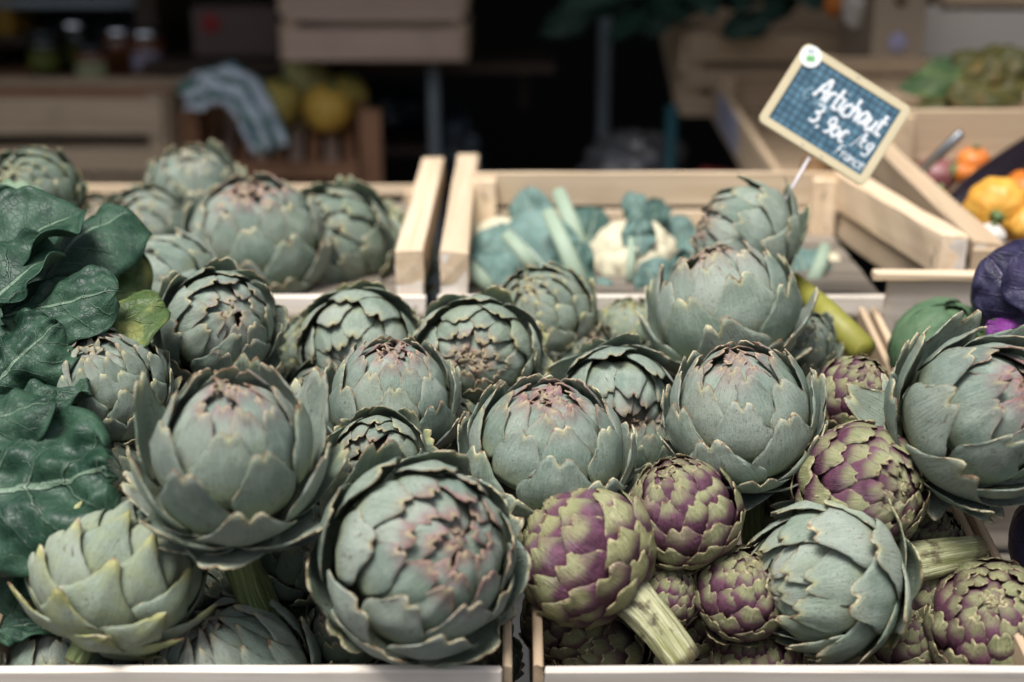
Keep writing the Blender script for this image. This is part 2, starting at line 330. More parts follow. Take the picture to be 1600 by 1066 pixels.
def tube_geo(pts, rad, n=12, rib=0.0, nrib=0, flat=1.0):
    pts = [Vector(p) for p in pts]; K = len(pts); vs, fs, uv = [], [], []
    if not hasattr(rad, '__len__'): rad = [rad] * K
    nrm = None
    for i, p in enumerate(pts):
        d = (pts[min(i + 1, K - 1)] - pts[max(i - 1, 0)]).normalized()
        if nrm is None:
            h = Vector((0, 0, 1)) if abs(d.z) < 0.9 else Vector((1, 0, 0)); nrm = (h - d * h.dot(d)).normalized()
        else: nrm = (nrm - d * nrm.dot(d)).normalized()
        bn = d.cross(nrm)
        for k in range(n):
            a = 2 * math.pi * k / n; r = rad[i] * (1 + rib * math.cos(nrib * a))
            vs.append(p + nrm * (math.cos(a) * r * flat) + bn * (math.sin(a) * r)); uv.append((k / n, i / (K - 1)))
    for i in range(K - 1):
        for k in range(n):
            a, b = i * n + k, i * n + (k + 1) % n; fs.append((a, b, b + n, a + n))
    fs.append(tuple(range(n - 1, -1, -1))); fs.append(tuple((K - 1) * n + k for k in range(n)))
    return vs, fs, uv
def tube(name, pts, rad, m, parent=None, n=12, M=None, **k):
    vs, fs, uv = tube_geo(pts, rad, n, **k)
    return link(name, mesh(name, vs, fs, m, True, uv), parent, M)
def sheet_geo(G, th):
    """closed skin of thickness th over a grid of points G[j][i]; uv from the grid"""
    nv, nu = len(G), len(G[0]); A = np.array([[tuple(p) for p in row] for row in G], dtype=float)
    du = np.gradient(A, axis=1); dv = np.gradient(A, axis=0); N = np.cross(du, dv)
    N /= np.maximum(np.linalg.norm(N, axis=2, keepdims=True), 1e-9)
    thv = th if np.isscalar(th) else np.asarray(th)[..., None]
    T = A + N * thv * 0.5; B = A - N * thv * 0.5
    vs = [tuple(p) for p in T.reshape(-1, 3)] + [tuple(p) for p in B.reshape(-1, 3)]
    uv = [(i / (nu - 1), j / (nv - 1)) for j in range(nv) for i in range(nu)] * 2
    o = nv * nu; fs = []
    for j in range(nv - 1):
        for i in range(nu - 1):
            a = j * nu + i; fs.append((a, a + 1, a + nu + 1, a + nu)); fs.append((o + a, o + a + nu, o + a + nu + 1, o + a + 1))
    ring = [i for i in range(nu)] + [j * nu + nu - 1 for j in range(1, nv)] + [(nv - 1) * nu + i for i in range(nu - 2, -1, -1)] + [j * nu for j in range(nv - 2, 0, -1)]
    for q in range(len(ring)):
        a, b = ring[q], ring[(q + 1) % len(ring)]; fs.append((b, a, o + a, o + b))
    return vs, fs, uv
def lathe_geo(prof, n=24):
    vs, fs = [], []
    for (r, z) in prof:
        for k in range(n):
            a = 2 * math.pi * k / n; vs.append((r * math.cos(a), r * math.sin(a), z))
    for i in range(len(prof) - 1):
        for k in range(n):
            a, b = i * n + k, i * n + (k + 1) % n; fs.append((a, b, b + n, a + n))
    fs.append(tuple(range(n - 1, -1, -1))); fs.append(tuple((len(prof) - 1) * n + k for k in range(n)))
    return vs, fs
def blob_geo(rx, ry, rz, seed, amp=0.08, freq=2.0, ribs=0, ribamp=0.0, nu=28, nv=16, dimple=0.0, octs=2):
    vs, fs = [], []; off = Vector((seed * 3.1, seed * 1.7, seed * 5.3))
    for j in range(nv + 1):
        th = math.pi * j / nv
        for i in range(nu):
            a = 2 * math.pi * i / nu
            d = Vector((math.sin(th) * math.cos(a), math.sin(th) * math.sin(a), math.cos(th)))
            f = 1.0
            q = freq; am = amp
            for _ in range(octs):
                f += am * mnoise.noise(d * q + off); q *= 2.1; am *= 0.5
            if ribs: f *= 1 + ribamp * math.sin(th) * (abs(math.cos(ribs * a / 2)) - 0.6)
            if dimple: f *= 1 - dimple * (math.exp(-(th / 0.35) ** 2) + math.exp(-((math.pi - th) / 0.35) ** 2))
            vs.append((d.x * rx * f, d.y * ry * f, d.z * rz * f))
    for j in range(nv):
        for i in range(nu):
            a, b = j * nu + i, j * nu + (i + 1) % nu; fs.append((a, a + nu, b + nu, b))
    return vs, fs
def leaf(parent, base, tip, hw, nrm, m, name='leaf', droop=0.0, cup=0.0, ripple=0.004, seed=1, nu=24, nv=30, shape=(0.55, 1.6), twist=0.0, crumple=0.004, th=0.0009, stem=0.0):
    """a broad leaf from base to tip; droop bends it away from nrm, cup lifts (or lowers) its margins"""
    base, tip = Vector(base), Vector(tip); x = tip - base; L = x.length; x.normalize()
    nrm = Vector(nrm); nrm = (nrm - x * nrm.dot(x)).normalized(); lat = nrm.cross(x)
    rng = random.Random(seed); ph = rng.uniform(0, 6); off = Vector((seed * 2.3, seed * 0.7, seed * 1.9)); G = []
    sm = (shape[0] / (shape[0] + shape[1] * 0.5)); wm = max(1e-6, max((s ** shape[0]) * ((1 - s) ** (0.5)) for s in [q / 40 for q in range(1, 40)]))
    for j in range(nv + 1):
        s = j / nv; ss = 0.015 + 0.97 * s
        w = hw * (ss ** shape[0]) * ((1 - ss ** shape[1]) ** 0.5) / wm * 0.78
        w = max(w, hw * 0.05)
        row = []
        for i in range(nu + 1):
            t = 2 * i / nu - 1
            a = twist * s * t
            edge = abs(t) ** 1.6
            z = droop * L * (s - s * s) * 4 * 0.25 + cup * w * t * t + ripple * edge * math.sin(ph + s * 10 + t * 2.0) + ripple * 0.45 * edge * math.sin(2 * ph + s * 19)
            z += crumple * mnoise.noise(Vector((t * 2.2, s * 4.2, 0)) + off) + 0.5 * crumple * mnoise.noise(Vector((t * 5.0, s * 9.0, 3)) + off)
            z -= 0.0026 * math.exp(-(t / 0.09) ** 2)
            z += crumple * 0.38 * (abs(math.sin((s * 4.5 - abs(t) * 1.5 + 0.25 * mnoise.noise(Vector((t * 2, s * 3, 9)) + off)) * math.pi)) - 0.6) * min(1, abs(t) * 2.5) * (1 - s * .4)
            z += crumple * 0.55 * abs(mnoise.noise(Vector((t * 3.1 + 4, s * 6.0, 1)) + off))
            p = base + x * (L * s + ripple * 0.35 * edge * math.sin(ph + s * 14)) + lat * (t * w * (1 - 0.12 * abs(cup))) + nrm * (z + a * w)
            row.append(p)
        G.append(row)
    vs, fs, uv = sheet_geo(G, th)
    if parent is not None:
        Mi = parent.matrix_world.inverted(); vs = [Mi @ Vector(v) for v in vs]
    return link(name, mesh(name, vs, fs, m, True, uv), parent)

# ------------------------------------------------------------------ artichokes
A0, C0 = 0.5, 0.455
def bract_mesh(m, th, arc, hw, open_, notch, seed, nu=8, nv=9, delta=0.022, thick=0.016, tipw=0.5, flare=0.0, c=C0, point=0.0, keel=0.0, flat=0.0, bulge=0.018, nsig=0.17, nickk=1.0, cupk=0.0, bud=1.0):
    """one scale of the head, its root deep on the body and its tip at polar angle th; built at azimuth 0 round the body centre"""
    rng = random.Random(seed); off = Vector((seed * 1.3, seed * 2.9, 7)); G = []
    nj = notch * rng.uniform(0.6, 1.35); nt = rng.uniform(-0.12, 0.12); asy = rng.uniform(-0.12, 0.12)
    nick = (rng.uniform(-0.8, 0.8), rng.uniform(0.0, 0.03))
    for j in range(nv + 1):
        s = (j / nv) ** 0.85
        row = []
        for i in range(nu + 1):
            t = 2 * i / nu - 1; t = math.copysign(abs(t) ** 1.12, t)
            Lf = 1 - (0.31 - 0.08 * point) * abs(t) ** 2.6 - nj * math.exp(-((t - nt) / nsig) ** 2) - nickk * nick[1] * math.exp(-((t - nick[0]) / 0.28) ** 2) - point * 0.25 * abs(t) ** 1.2
            se = s * (1 - (1 - Lf) * s ** 2.0)
            w = hw * (0.55 + 0.45 * math.sin(math.pi * min(1, s * 0.80 + 0.04)) ** 0.8) * (1 - (1 - tipw) * max(0, s - 0.5) ** 1.5 * 2.2)
            ta = th + arc * (1 - se); ta = min(ta, 2.9)
            rho, z = A0 * math.sin(ta), c * math.cos(ta)
            z -= 0.075 * math.exp(-(ta / 0.34) ** 2)
            if cupk and ta < math.pi / 2:
                rho += cupk * A0 * (1 - math.sin(max(0, ta))) * 0.9; z *= 1 + 0.22 * cupk
            rho *= bud; z *= 0.5 + 0.5 * bud
            n = Vector((math.sin(ta), 0, math.cos(ta) * 1.05)).normalized()
            rc = max(0.19, 0.45 * abs(rho) + 0.30 + flat)
            a = t * w / rc * (1 + asy * t)
            o = delta * (2.4 * se - 1.5) + open_ * max(0, se - 0.25) ** 2 + flare * max(0, se - 0.78) ** 2 * 6
            o += (0.010 * mnoise.noise(Vector((t * 1.6, s * 2.5, 0)) + off) + 0.006 * mnoise.noise(Vector((t * 3.6, s * 5.5, 4)) + off)) * s * 1.8
            o += bulge * math.sin(math.pi * s) ** 2 * (1 - t * t)
            o += (0.008 + keel) * math.exp(-(t / 0.22) ** 2) * (0.3 + 0.7 * s)
            o += 0.006 * abs(t) ** 3 * math.sin(s * 9 + seed) * s
            p = Vector((rho, 0, z)) + n * (o - rc * (1 - math.cos(a)) * 0.92) + Vector((0, 1, 0)) * (rc * math.sin(a))
            row.append(p)
        G.append(row)
    tg = np.array([[thick * (1 - 0.55 * (j / nv)) * (1 - 0.6 * abs(2 * i / nu - 1) ** 2) for i in range(nu + 1)] for j in range(nv + 1)])
    vs, fs, uv = sheet_geo(G, tg)
    return mesh('bract', vs, fs, m, True, uv)

def sm(x, a, b):
    x = min(1, max(0, (x - a) / (b - a))); return x * x * (3 - 2 * x)
KINDS = {  # n scales, lowest tip angle, half width, arc, gape, notch, layer step, tip size floor, flare, ...
    'globe': dict(n=52, lo=126, hw=0.285, arc=1.20, gape=0.23, notch=0.125, delta=0.032, floor=0.30, flare=0.010, tipw=0.72, mat='green', nu=12, nv=9),
    'open': dict(n=50, lo=128, hw=0.285, arc=1.20, gape=0.30, notch=0.125, delta=0.036, floor=0.30, flare=0.016, tipw=0.72, mat='green', nu=12, nv=9),
    'shut': dict(n=62, lo=126, hw=0.265, arc=1.08, gape=0.15, notch=0.125, delta=0.030, floor=0.24, flare=0.014, tipw=0.74, mat='green', nu=12, nv=9),
    'pointed': dict(n=56, lo=128, hw=0.235, arc=1.30, gape=0.09, notch=0.02, delta=0.028, floor=0.34, flare=0.004, tipw=0.42, mat='green', nu=10, nv=9, point=0.7, keel=0.012),
    'purple': dict(n=96, lo=140, hw=0.195, arc=0.88, gape=0.06, notch=0.13, delta=0.022, floor=0.36, flare=0.006, tipw=0.85, mat='purple', nu=10, nv=7),
    'purple_big': dict(n=80, lo=140, hw=0.212, arc=0.94, gape=0.07, notch=0.14, delta=0.024, floor=0.36, flare=0.006, tipw=0.85, mat='purple', nu=10, nv=8),
    'small': dict(n=84, lo=132, hw=0.185, arc=0.88, gape=0.12, notch=0.05, delta=0.020, floor=0.36, flare=0.008, tipw=0.52, mat='green', nu=8, nv=7, point=0.3),
}
LEVELS = [-14, -2, 10, 22, 36, 54, 72, 90, 108, 126, 140]
_cache = {}
def size_at(K, th):
    return K['floor'] + (1 - K['floor']) * sm(math.degrees(th), 4, 74)
def get_bract(kind, lev, var):
    k = (kind, lev, var)
    if k not in _cache:
        K = KINDS[kind]; th = R(LEVELS[lev]); sz = size_at(K, th); lowf = sm(LEVELS[lev], 24, 84) if kind == 'open' else sm(LEVELS[lev], 36, 112)
        arc = K['arc'] * (0.42 + 0.58 * sz)
        gape = K['gape'] * (0.62 + 0.38 * lowf) * (1.0 + 0.22 * (var - 1.5))
        if LEVELS[lev] < 30: gape = max(gape, 0.15); arc *= 1.1
        _cache[k] = bract_mesh(M[K['mat']], th, arc, K['hw'] * (0.25 + 0.75 * sz) * (1.0 + 0.12 * sm(LEVELS[lev], 95, 125)), gape, K['notch'] * (0.6 + 0.4 * sz), 11 + lev * 7 + var * 101 + len(kind),
                               nu=K['nu'], nv=K['nv'], delta=K['delta'], tipw=K['tipw'], flare=K['flare'], point=K.get('point', 0), keel=K.get('keel', 0), thick=0.019 if K['mat'] == 'green' else 0.015, flat=0.10 if kind in ('globe', 'open') else 0.05, bulge=0.036 if 'purple' in kind else 0.020, nsig=0.25 if 'purple' in kind else 0.17, nickk=0.2 if 'purple' in kind else 1.0, cupk={'open': .55, 'globe': .15, 'pointed': .25}.get(kind, 0.0) * sm(LEVELS[lev], 26, 64), bud=1 - (0.07 if kind == 'open' else 0.03) * (1 - sm(LEVELS[lev], 20, 58)))
    return _cache[k]
def spiral(K):
    th = np.radians(np.linspace(K['lo'], -13, 600)); sz = np.array([size_at(K, t) for t in th])
    w = (np.abs(np.sin(th)) + 0.10) / sz ** 2; cdf = np.cumsum(w); cdf /= cdf[-1]
    return np.interp((np.arange(K['n']) + 0.5) / K['n'], cdf, th)
def heart_mesh():
    if 'heart' not in _cache:
        vs, fs = blob_geo(0.40, 0.40, 0.365, 3, 0.02, 2, nu=16, nv=10)
        _cache['heart'] = mesh('heart', vs, fs, M['heart'])
    return _cache['heart']
def artichoke(kind, c, axis, D, label, group, spin=0.0, seed=1, pr=0.4, ye=0.1, da=0.0, stem=0.22, bend=(0, 0), squash=1.0, skip=0, gapeh=None, stem_pale=0.0, srad=0.10, cat='artichoke'):
    K = KINDS[kind]; rng = random.Random(seed * 7 + 3); axis = Vector(axis).normalized()
    base = Vector(c) - axis * (C0 * D * squash)
    root = empty('purple_artichoke' if 'purple' in kind else 'artichoke', axis_frame(base, axis, spin) @ Matrix.Diagonal((D * rng.uniform(.95, 1.04), D * rng.uniform(.95, 1.04), D * squash * rng.uniform(.96, 1.06), 1)) @ Matrix.Scale({'open': .93, 'globe': .95}.get(kind, 1.0), 4), label, cat, group)
    T0 = Matrix.Translation((0, 0, C0))
    h = link('heart', heart_mesh(), root, T0)
    gh = rng.uniform(-0.02, 0.02 if kind == 'open' else 0.06) if gapeh is None else gapeh; ths = spiral(K)
    for i, th in enumerate(ths[:len(ths) - skip] if skip else ths):
        lev = min(range(len(LEVELS)), key=lambda q: abs(math.degrees(th) - LEVELS[q])); var = rng.randrange(4)
        az = i * 2.399963 + rng.uniform(-0.10, 0.10)
        low = sm(math.degrees(th), 70, 120)
        tilt = gh * low + rng.gauss(0, 0.025 + (0.05 if kind == 'open' else 0.04) * low)
        Mx = T0 @ Matrix.Rotation(az, 4, 'Z') @ Matrix.Rotation(th - R(LEVELS[lev]) + rng.uniform(-0.03, 0.03), 4, 'Y')
        # a little roll about the scale's own root, and a few that stand off
        pv = Vector((A0 * math.sin(R(LEVELS[lev]) + 0.8), 0, C0 * math.cos(R(LEVELS[lev]) + 0.8)))
        Mx = Mx @ Matrix.Translation(pv) @ Matrix.Rotation(tilt, 4, 'Y') @ Matrix.Rotation(rng.gauss(0, 0.05), 4, pv.normalized()) @ Matrix.Translation(-pv)
        f = rng.uniform(0.94, 1.06); Mx = Mx @ Matrix.Diagonal((1, f, 1, 1))
        o = link('bract', get_bract(kind, lev, var), root, Mx)
        inner = sm(math.degrees(th), 40, 6)
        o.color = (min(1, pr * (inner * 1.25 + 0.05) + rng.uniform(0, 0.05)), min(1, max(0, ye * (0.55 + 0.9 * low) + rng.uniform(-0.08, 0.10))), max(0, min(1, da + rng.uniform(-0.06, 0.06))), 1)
    if stem > 0:
        n = 8; pts = []
        for q in range(n + 1):
            s = q / n; pts.append((bend[0] * s * s, bend[1] * s * s, 0.10 - s * (stem + 0.10)))
        vs, fs, uv = tube_geo(pts, [srad * (1.15 - 0.2 * q / n + (0.25 * max(0, 0.25 - q / n))) for q in range(n + 1)], 48, rib=0.04, nrib=9)
        vs = [v + (v - Vector((0, 0, v.z))) * (0.16 * mnoise.noise(Vector((v.x * 9, v.y * 9, v.z * 2.2 + seed))) + 0.07 * mnoise.noise(Vector((v.x * 34, v.y * 34, v.z * 3 + seed)))) for v in vs]
        st = link('stem', mesh('stem', vs, fs, M['stem'], True, uv), root)
        st.color = (0, stem_pale, 0, 1)
        e = Vector(pts[-1]); d = (e - Vector(pts[-2])).normalized()
        vs, fs = lathe_geo([(srad * 0.9, -0.004), (srad * 0.86, 0.008), (srad * 0.5, 0.012), (srad * 0.45, 0.004)], 18)
        link('cut_end', mesh('cut_end', vs, fs, M['cut']), st, axis_frame(e, d))
    return root

# ------------------------------------------------------------------ the setting
def quad(name, pts, m):
    o = link(name, mesh(name, pts, [(0, 1, 2, 3)], m, False)); return tag(o, kind='structure')
M['asphalt'] = mat_plain('asphalt', (0.05, 0.05, 0.05), 0.9, 0.3, 60)
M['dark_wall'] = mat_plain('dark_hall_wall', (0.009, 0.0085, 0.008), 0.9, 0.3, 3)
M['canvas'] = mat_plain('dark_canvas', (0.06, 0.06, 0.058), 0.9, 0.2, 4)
def slab(name, x0, x1, y0, y1, z0, z1, m):
    vs = [(x, y, z) for z in (z0, z1) for y in (y0, y1) for x in (x0, x1)]
    fs = [(0, 2, 3, 1), (4, 5, 7, 6), (0, 1, 5, 4), (2, 6, 7, 3), (0, 4, 6, 2), (1, 3, 7, 5)]
    return tag(link(name, mesh(name, vs, fs, m, False)), kind='structure')
slab('ground', -60, 60, -60, 60, -0.2, 0.0, M['asphalt'])
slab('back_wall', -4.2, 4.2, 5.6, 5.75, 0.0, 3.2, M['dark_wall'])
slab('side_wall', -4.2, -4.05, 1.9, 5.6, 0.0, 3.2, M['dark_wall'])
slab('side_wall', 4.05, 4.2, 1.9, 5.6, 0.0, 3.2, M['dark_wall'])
slab('house_wall', -30, 30, -9.0, -8.0, 0.0, 3.6, mat_plain('stone_facade', (0.42, 0.40, 0.37), 0.85, 0.2, 1))   # unseen facade added behind the viewpoint to cut off the low sky
slab('roof', -4.3, 4.3, 1.95, 5.8, 2.32, 2.37, M['canvas'])  # unseen canopy added and set back to keep the stall behind shaded

# ------------------------------------------------------------------ crates
def slat_crate(label, group, o, xd, yd, w, d, h, mw, post=0.03, th=0.006, front=((0.0, 1.0),), back=((0.0, 0.42), (0.55, 1.0)), side=((0.0, 0.42), (0.52, 1.0)), nbot=5, cat='crate', mfront=None, posts=True, lip=None, name='wooden_crate', sides=(-1, 1), topcap=None, mside=None):
    """o: front left lower corner. Slats are given as (low, high) shares of the height."""
    xd = Vector(xd).normalized(); yd = Vector(yd); yd = (yd - xd * yd.dot(xd)).normalized(); zd = xd.cross(yd)
    root = empty(name, frame(Vector(o), xd, yd, zd), label, cat, group)
    g = 0.0008
    for k in range(nbot):
        sw = d / nbot
        board(root, (w / 2, sw * (k + 0.5), th / 2), (1, 0, 0), (0, 1, 0), w - 0.004, sw * 0.86, th, mw, 'bottom_slat', seed=k + 1)
    for (a, b) in front:
        board(root, (w / 2, -th / 2 - g, h * (a + b) / 2), (1, 0, 0), (0, 0, 1), w, h * (b - a), th, mfront or mw, 'plank', seed=int(a * 90) + 3)
    for (a, b) in back:
        board(root, (w / 2, d + th / 2 + g, h * (a + b) / 2), (1, 0, 0), (0, 0, 1), w, h * (b - a), th, mw, 'plank', seed=int(a * 90) + 5)
    for sx in sides:
        x = (-th / 2 - g) if sx < 0 else (w + th / 2 + g)
        for (a, b) in side:
            board(root, (x, d / 2, h * (a + b) / 2), (0, 1, 0), (0, 0, 1), d - 0.002, h * (b - a), th, mside or mw, 'plank', seed=int(a * 90) + 7 + sx)
    if posts:
        for px in (post / 2 + 0.001, w - post / 2 - 0.001):
            for py in (post / 2 + 0.001, d - post / 2 - 0.001):
                board(root, (px, py, h / 2 + 0.004), (0, 0, 1), (0, 1, 0), h + 0.004, post, post, mw, 'corner_post', seed=int(px * 99) + 2)
    return root

# the three sloping crates of the front row share one plane
O1 = P(800, 1050, 0.99); V1 = (P(800, 468, 1.5) - O1); V1.x = 0; D1 = V1.length; V1.normalize(); N1 = Vector((1, 0, 0)).cross(V1)
H1 = 0.20
def front_crate(x0, x1, label, mf='white_wood'):
    root = slat_crate(label, 'sloping front row of produce crates', O1 + Vector((x0 + 0.008, 0, 0)) - N1 * H1 + V1 * 0.009, (1, 0, 0), V1, x1 - x0 - 0.016, D1 - 0.02, H1, M['grey_wood'], post=0.022, th=0.007,
                      front=((0.02, 0.46), (0.54, 1.0)), side=((0.0, 0.45), (0.53, 0.985)), back=((0.0, 0.45), (0.53, 0.93)), mfront=M[mf], nbot=6, posts=False, mside=M['tan_wood'])
    return root
front_crate(-0.405, 0.000, 'pale wooden crate heaped with green artichokes and leafy greens along the front edge')
front_crate(0.016, 0.392, 'pale wooden crate holding both purple and green artichokes, front row centre')
c3 = front_crate(0.398, 0.80, 'pale wooden crate with cabbages at the right edge, next to purple artichokes', 'grey_wood')
# its raised rear board, white inside, with a rounded cap rail
board(c3, (0.195, D1 - 0.035, H1 - 0.020), (1, 0, 0), (0, 0, 1), 0.385, 0.118, 0.006, M['white_wood'], 'rear_board', seed=31)
board(c3, (0.185, D1 - 0.037, H1 + 0.044), (1, 0, 0), (0, 1, 0), 0.40, 0.014, 0.008, M['wood'], 'cap_rail', seed=32, bow=-0.002)

# rear row, nearly level
O2 = P(800, 492, 1.515)
XR = Vector((1, 0, 0)); YR = Vector((0, math.cos(R(2)), math.sin(R(2)))); ZR = XR.cross(YR)
def rear_crate(x0, x1, d, label, wallL, wallR, backh, dl=None, dr_=None, full_front=False, mw=None, mback=None, skew=0.0):
    """wallL / wallR: (height at the front, height at the back) of the two end walls"""
    mw = mw or M['wood']; w = x1 - x0
    root = empty('wooden_crate', frame(O2 + XR * x0, XR, YR, ZR), label, 'crate', 'level back row of produce crates')
    th = 0.007; e = 0.031
    for k in range(5):
        board(root, (w / 2 - skew * .5, d / 5 * (k + .5), 0.004), (1, 0, 0), (0, 1, 0), w - 2 * e - skew, d / 5 * .86, 0.006, M['grey_wood'], 'bottom_slat', seed=k + 41)
    board(root, (w / 2, -0.004, 0.0125), (1, 0, 0), (0, 0, 1), w + 0.004, 0.024, 0.008, M['white_wood'], 'front_lip', seed=11)
    if full_front:
        board(root, (w / 2, -0.004, 0.0135 + 0.04), (1, 0, 0), (0, 0, 1), w + 0.004, 0.050, 0.008, mw, 'plank', seed=12)
    for x, (hf, hb), dd, sk in ((e / 2, wallL, dl or d, 0.0), (w - e / 2, wallR, dr_ or d, skew)):     # end walls: thick laths, a slit between
        a0, a1 = Vector((x, 0.001, hf)), Vector((x - sk, dd, hb))
        dr = (a1 - a0).normalized(); lat = Vector((0, 0, 1)).cross(dr).normalized(); up = dr.cross(lat)
        hh = hf * .52
        board(root, (a0 + a1) / 2 - up * hh / 2, dr, up, (a1 - a0).length, hh, e, mw, 'end_board', seed=int(x * 100) + 13, rough=0.0011)
        board(root, (a0 + a1) / 2 - up * (hh + .008 + (hf * .44 - .008) / 2), dr, up, (a1 - a0).length * 0.97, hf * .44 - .008, e * 0.6, mw, 'end_board', seed=int(x * 100) + 14)
        board(root, (x, 0.014, (hf + 0.024) / 2 - 0.003), (0, 0, 1), (0, 1, 0), hf - 0.026, 0.026, e * 0.98, M['white_wood'], 'corner_post', seed=int(x * 100) + 15)
        board(root, (x - sk + (0.028 if x < w / 2 else -0.028), d - 0.012, backh / 2 - 0.004), (0, 0, 1), (1, 0, 0), backh - 0.006, 0.030, 0.020, mw, 'corner_post', seed=int(x * 100) + 16)
    u = backh * .52
    board(root, (w / 2 - skew / 2, d + 0.003, backh - u / 2), (1, 0, 0), (0, 0, 1), w - 2 * e - skew, u, th, mback or mw, 'plank', seed=17)
    if backh > .04: board(root, (w / 2 - skew / 2, d + 0.003, (backh * .38) / 2 + .004), (1, 0, 0), (0, 0, 1), w - 2 * e - skew, backh * .36, th, mback or mw, 'plank', seed=18)
    return root
rear_crate(-0.72, -0.099, 0.50, 'pale crate of green artichokes in the back row, left of the doubled end boards', (.074, .074), (.074, .072), 0.03)
rear_crate(-0.080, 0.505, 0.33, 'pale crate of cauliflowers in the back row, right of the doubled end boards', (.074, .076), (.092, .090), 0.088, dl=.50, skew=.045)
rear_crate(0.512, 1.10, 0.48, 'pale crate of squashes and aubergines in the back row at the right edge', (.085, .10), (.085, .13), 0.145, full_front=True, mw=M['tan_wood'])
# ------------------------------------------------------------------ artichokes
def zplane(py):
    k = (533 - py) / F; t = (k + 0.2414) / (0.29 - 0.5 * k); return 1 + 0.5 * t
GF = 'green artichokes heaped in the front crates'; GP = 'purple artichokes in the front centre crate'; GR = 'green artichokes in the back left crate'
_n = [0]
def A(kind, px, py, dpx, z, ax, label, group, **k):
    _n[0] += 1; D = dpx * z / F * 0.975
    sp = k.pop('spin', _n[0] * 1.37)
    return artichoke(kind, P(px, py, z), cdir(*ax), D, label, group, spin=sp, seed=k.pop('seed', _n[0]), **k)
# front left crate
A('open', 365, 722, 300, 1.0, (.08, .80, .50), 'big wide-open green artichoke standing on its thick stem beside the pale toppled one', GF, pr=.55, ye=.10, stem=.85, bend=(.06, -.22), srad=.105)
A('shut', 650, 876, 308, 1.01, (.42, .30, .80), 'largest green artichoke facing out with its pink-tipped open heart at the front rim', GF, pr=1.25, ye=.12, skip=9)
A('pointed', 182, 898, 262, 1.03, (.30, .72, -.15), 'pale yellow-green artichoke with few long bracts, tipped over below the leafy greens', GF, pr=.1, ye=.9, stem=.12, srad=.07)
A('globe', 342, 515, 208, 1.26, (.42, .34, .80), 'green artichoke with a small dark star-shaped heart, behind the big open one', GF, pr=.35, ye=.12, skip=5)
A('small', 168, 612, 195, 1.155, (-.05, .66, .62), 'green artichoke with narrow pale bracts just under the yellowing leaf', GF, pr=.35, ye=.2)
A('shut', 562, 540, 184, 1.33, (-.05, -.45, .85), 'green artichoke with bracts hanging towards the viewer, left of the rosette-faced one', GF, pr=.3, ye=.2)
A('shut', 745, 556, 192, 1.29, (-.03, -.06, 1.0), 'green artichoke facing straight out like a rosette below the doubled end boards', GF, pr=.65, ye=.3)
A('shut', 614, 640, 202, 1.20, (.05, .82, .45), 'tight rounded green artichoke with a thin purple crown, in the middle of the heap', GF, pr=.65, ye=.06)
A('globe', 592, 722, 165, 1.12, (-.05, .25, .95), 'half-hidden green artichoke with browned open heart, wedged behind the largest one', GF, pr=.4, ye=.25, da=.15, skip=7)
A('globe', 105, 1062, 240, 1.09, (.1, .85, .4), 'green artichoke showing only its crown above the front rim, below the pale toppled one', GF, pr=.15, ye=.05)
A('pointed', 372, 1070, 265, 1.08, (-.25, .80, .45), 'green artichoke with spread bracts peeping over the front rim under the thick stem', GF, pr=.35, ye=.05)
A('globe', 195, 730, 175, 1.17, (-.2, .5, .7), 'shaded dark green artichoke squeezed between the leafy greens and the big open one', GF, pr=.1, da=.7)  # its shade is painted in as darker bracts
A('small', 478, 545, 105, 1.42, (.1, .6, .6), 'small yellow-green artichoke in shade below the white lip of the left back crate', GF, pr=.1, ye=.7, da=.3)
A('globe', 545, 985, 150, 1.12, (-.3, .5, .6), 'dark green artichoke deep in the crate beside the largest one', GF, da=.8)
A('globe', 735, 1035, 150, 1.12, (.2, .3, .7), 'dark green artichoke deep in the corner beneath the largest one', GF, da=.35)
# front centre crate
A('shut', 855, 716, 258, 1.12, (.03, .84, .50), 'pale smooth green artichoke with a purple-fringed crown, above the purple one with the long stem', GF, pr=.75, ye=.05)
A('globe', 1160, 652, 256, 1.13, (-.15, .86, .42), 'green artichoke on an upright green stem between the purple ones', GF, pr=.6, ye=.05, stem=.75, srad=.085, seed=77)
A('globe', 963, 628, 178, 1.25, (.22, -.48, .85), 'green artichoke with a broad bract folded over its face, behind the pale smooth one', GF, pr=.65, ye=.05)
A('small', 850, 498, 168, 1.42, (-.35, .60, .70), 'olive green artichoke with many short brown-tipped bracts, in front of the cauliflowers', GF, pr=.3, ye=.45, da=.15)
A('small', 985, 520, 112, 1.47, (.0, .8, .4), 'small pale yellow-green artichoke with loose bracts at the back of the centre crate', GF, pr=.1, ye=.75)
A('globe', 1132, 492, 236, 1.33, (-.26, .94, .16), 'large blue-green artichoke seen from its side, directly under the one carrying the price sign', GF, pr=.55, ye=.08, spin=1.0)
A('globe', 1165, 375, 182, 1.44, (-.86, .30, .15), 'green artichoke lying on its side on top of the heap, under the price sign', GF, pr=.6, ye=.15, stem=0)
A('globe', 1255, 542, 112, 1.38, (-.05, .5, .7), 'dull green artichoke tucked behind the big blue-green one by the yellow stalk', GF, pr=.1, da=.1)
A('open', 1518, 655, 275, 1.09, (.38, .46, .80), 'big spreading green artichoke lying over the crate wall at the right edge', GF, pr=.8, ye=.03, skip=4)
A('globe', 1303, 900, 244, 1.08, (-.95, -.12, .22), 'pale green artichoke lying on its side with its long stem pointing right', GF, pr=.15, ye=.22, stem=.62, bend=(.0, .0), stem_pale=.75, srad=.115, spin=.4)
A('purple_big', 915, 866, 218, 1.07, (-.62, .55, -.22), 'purple artichoke with a long pale cut stem running down to the front rim', GP, pr=.1, ye=.35, stem=.60, bend=(.10, .05), stem_pale=1.0, srad=.135, cat='artichoke')
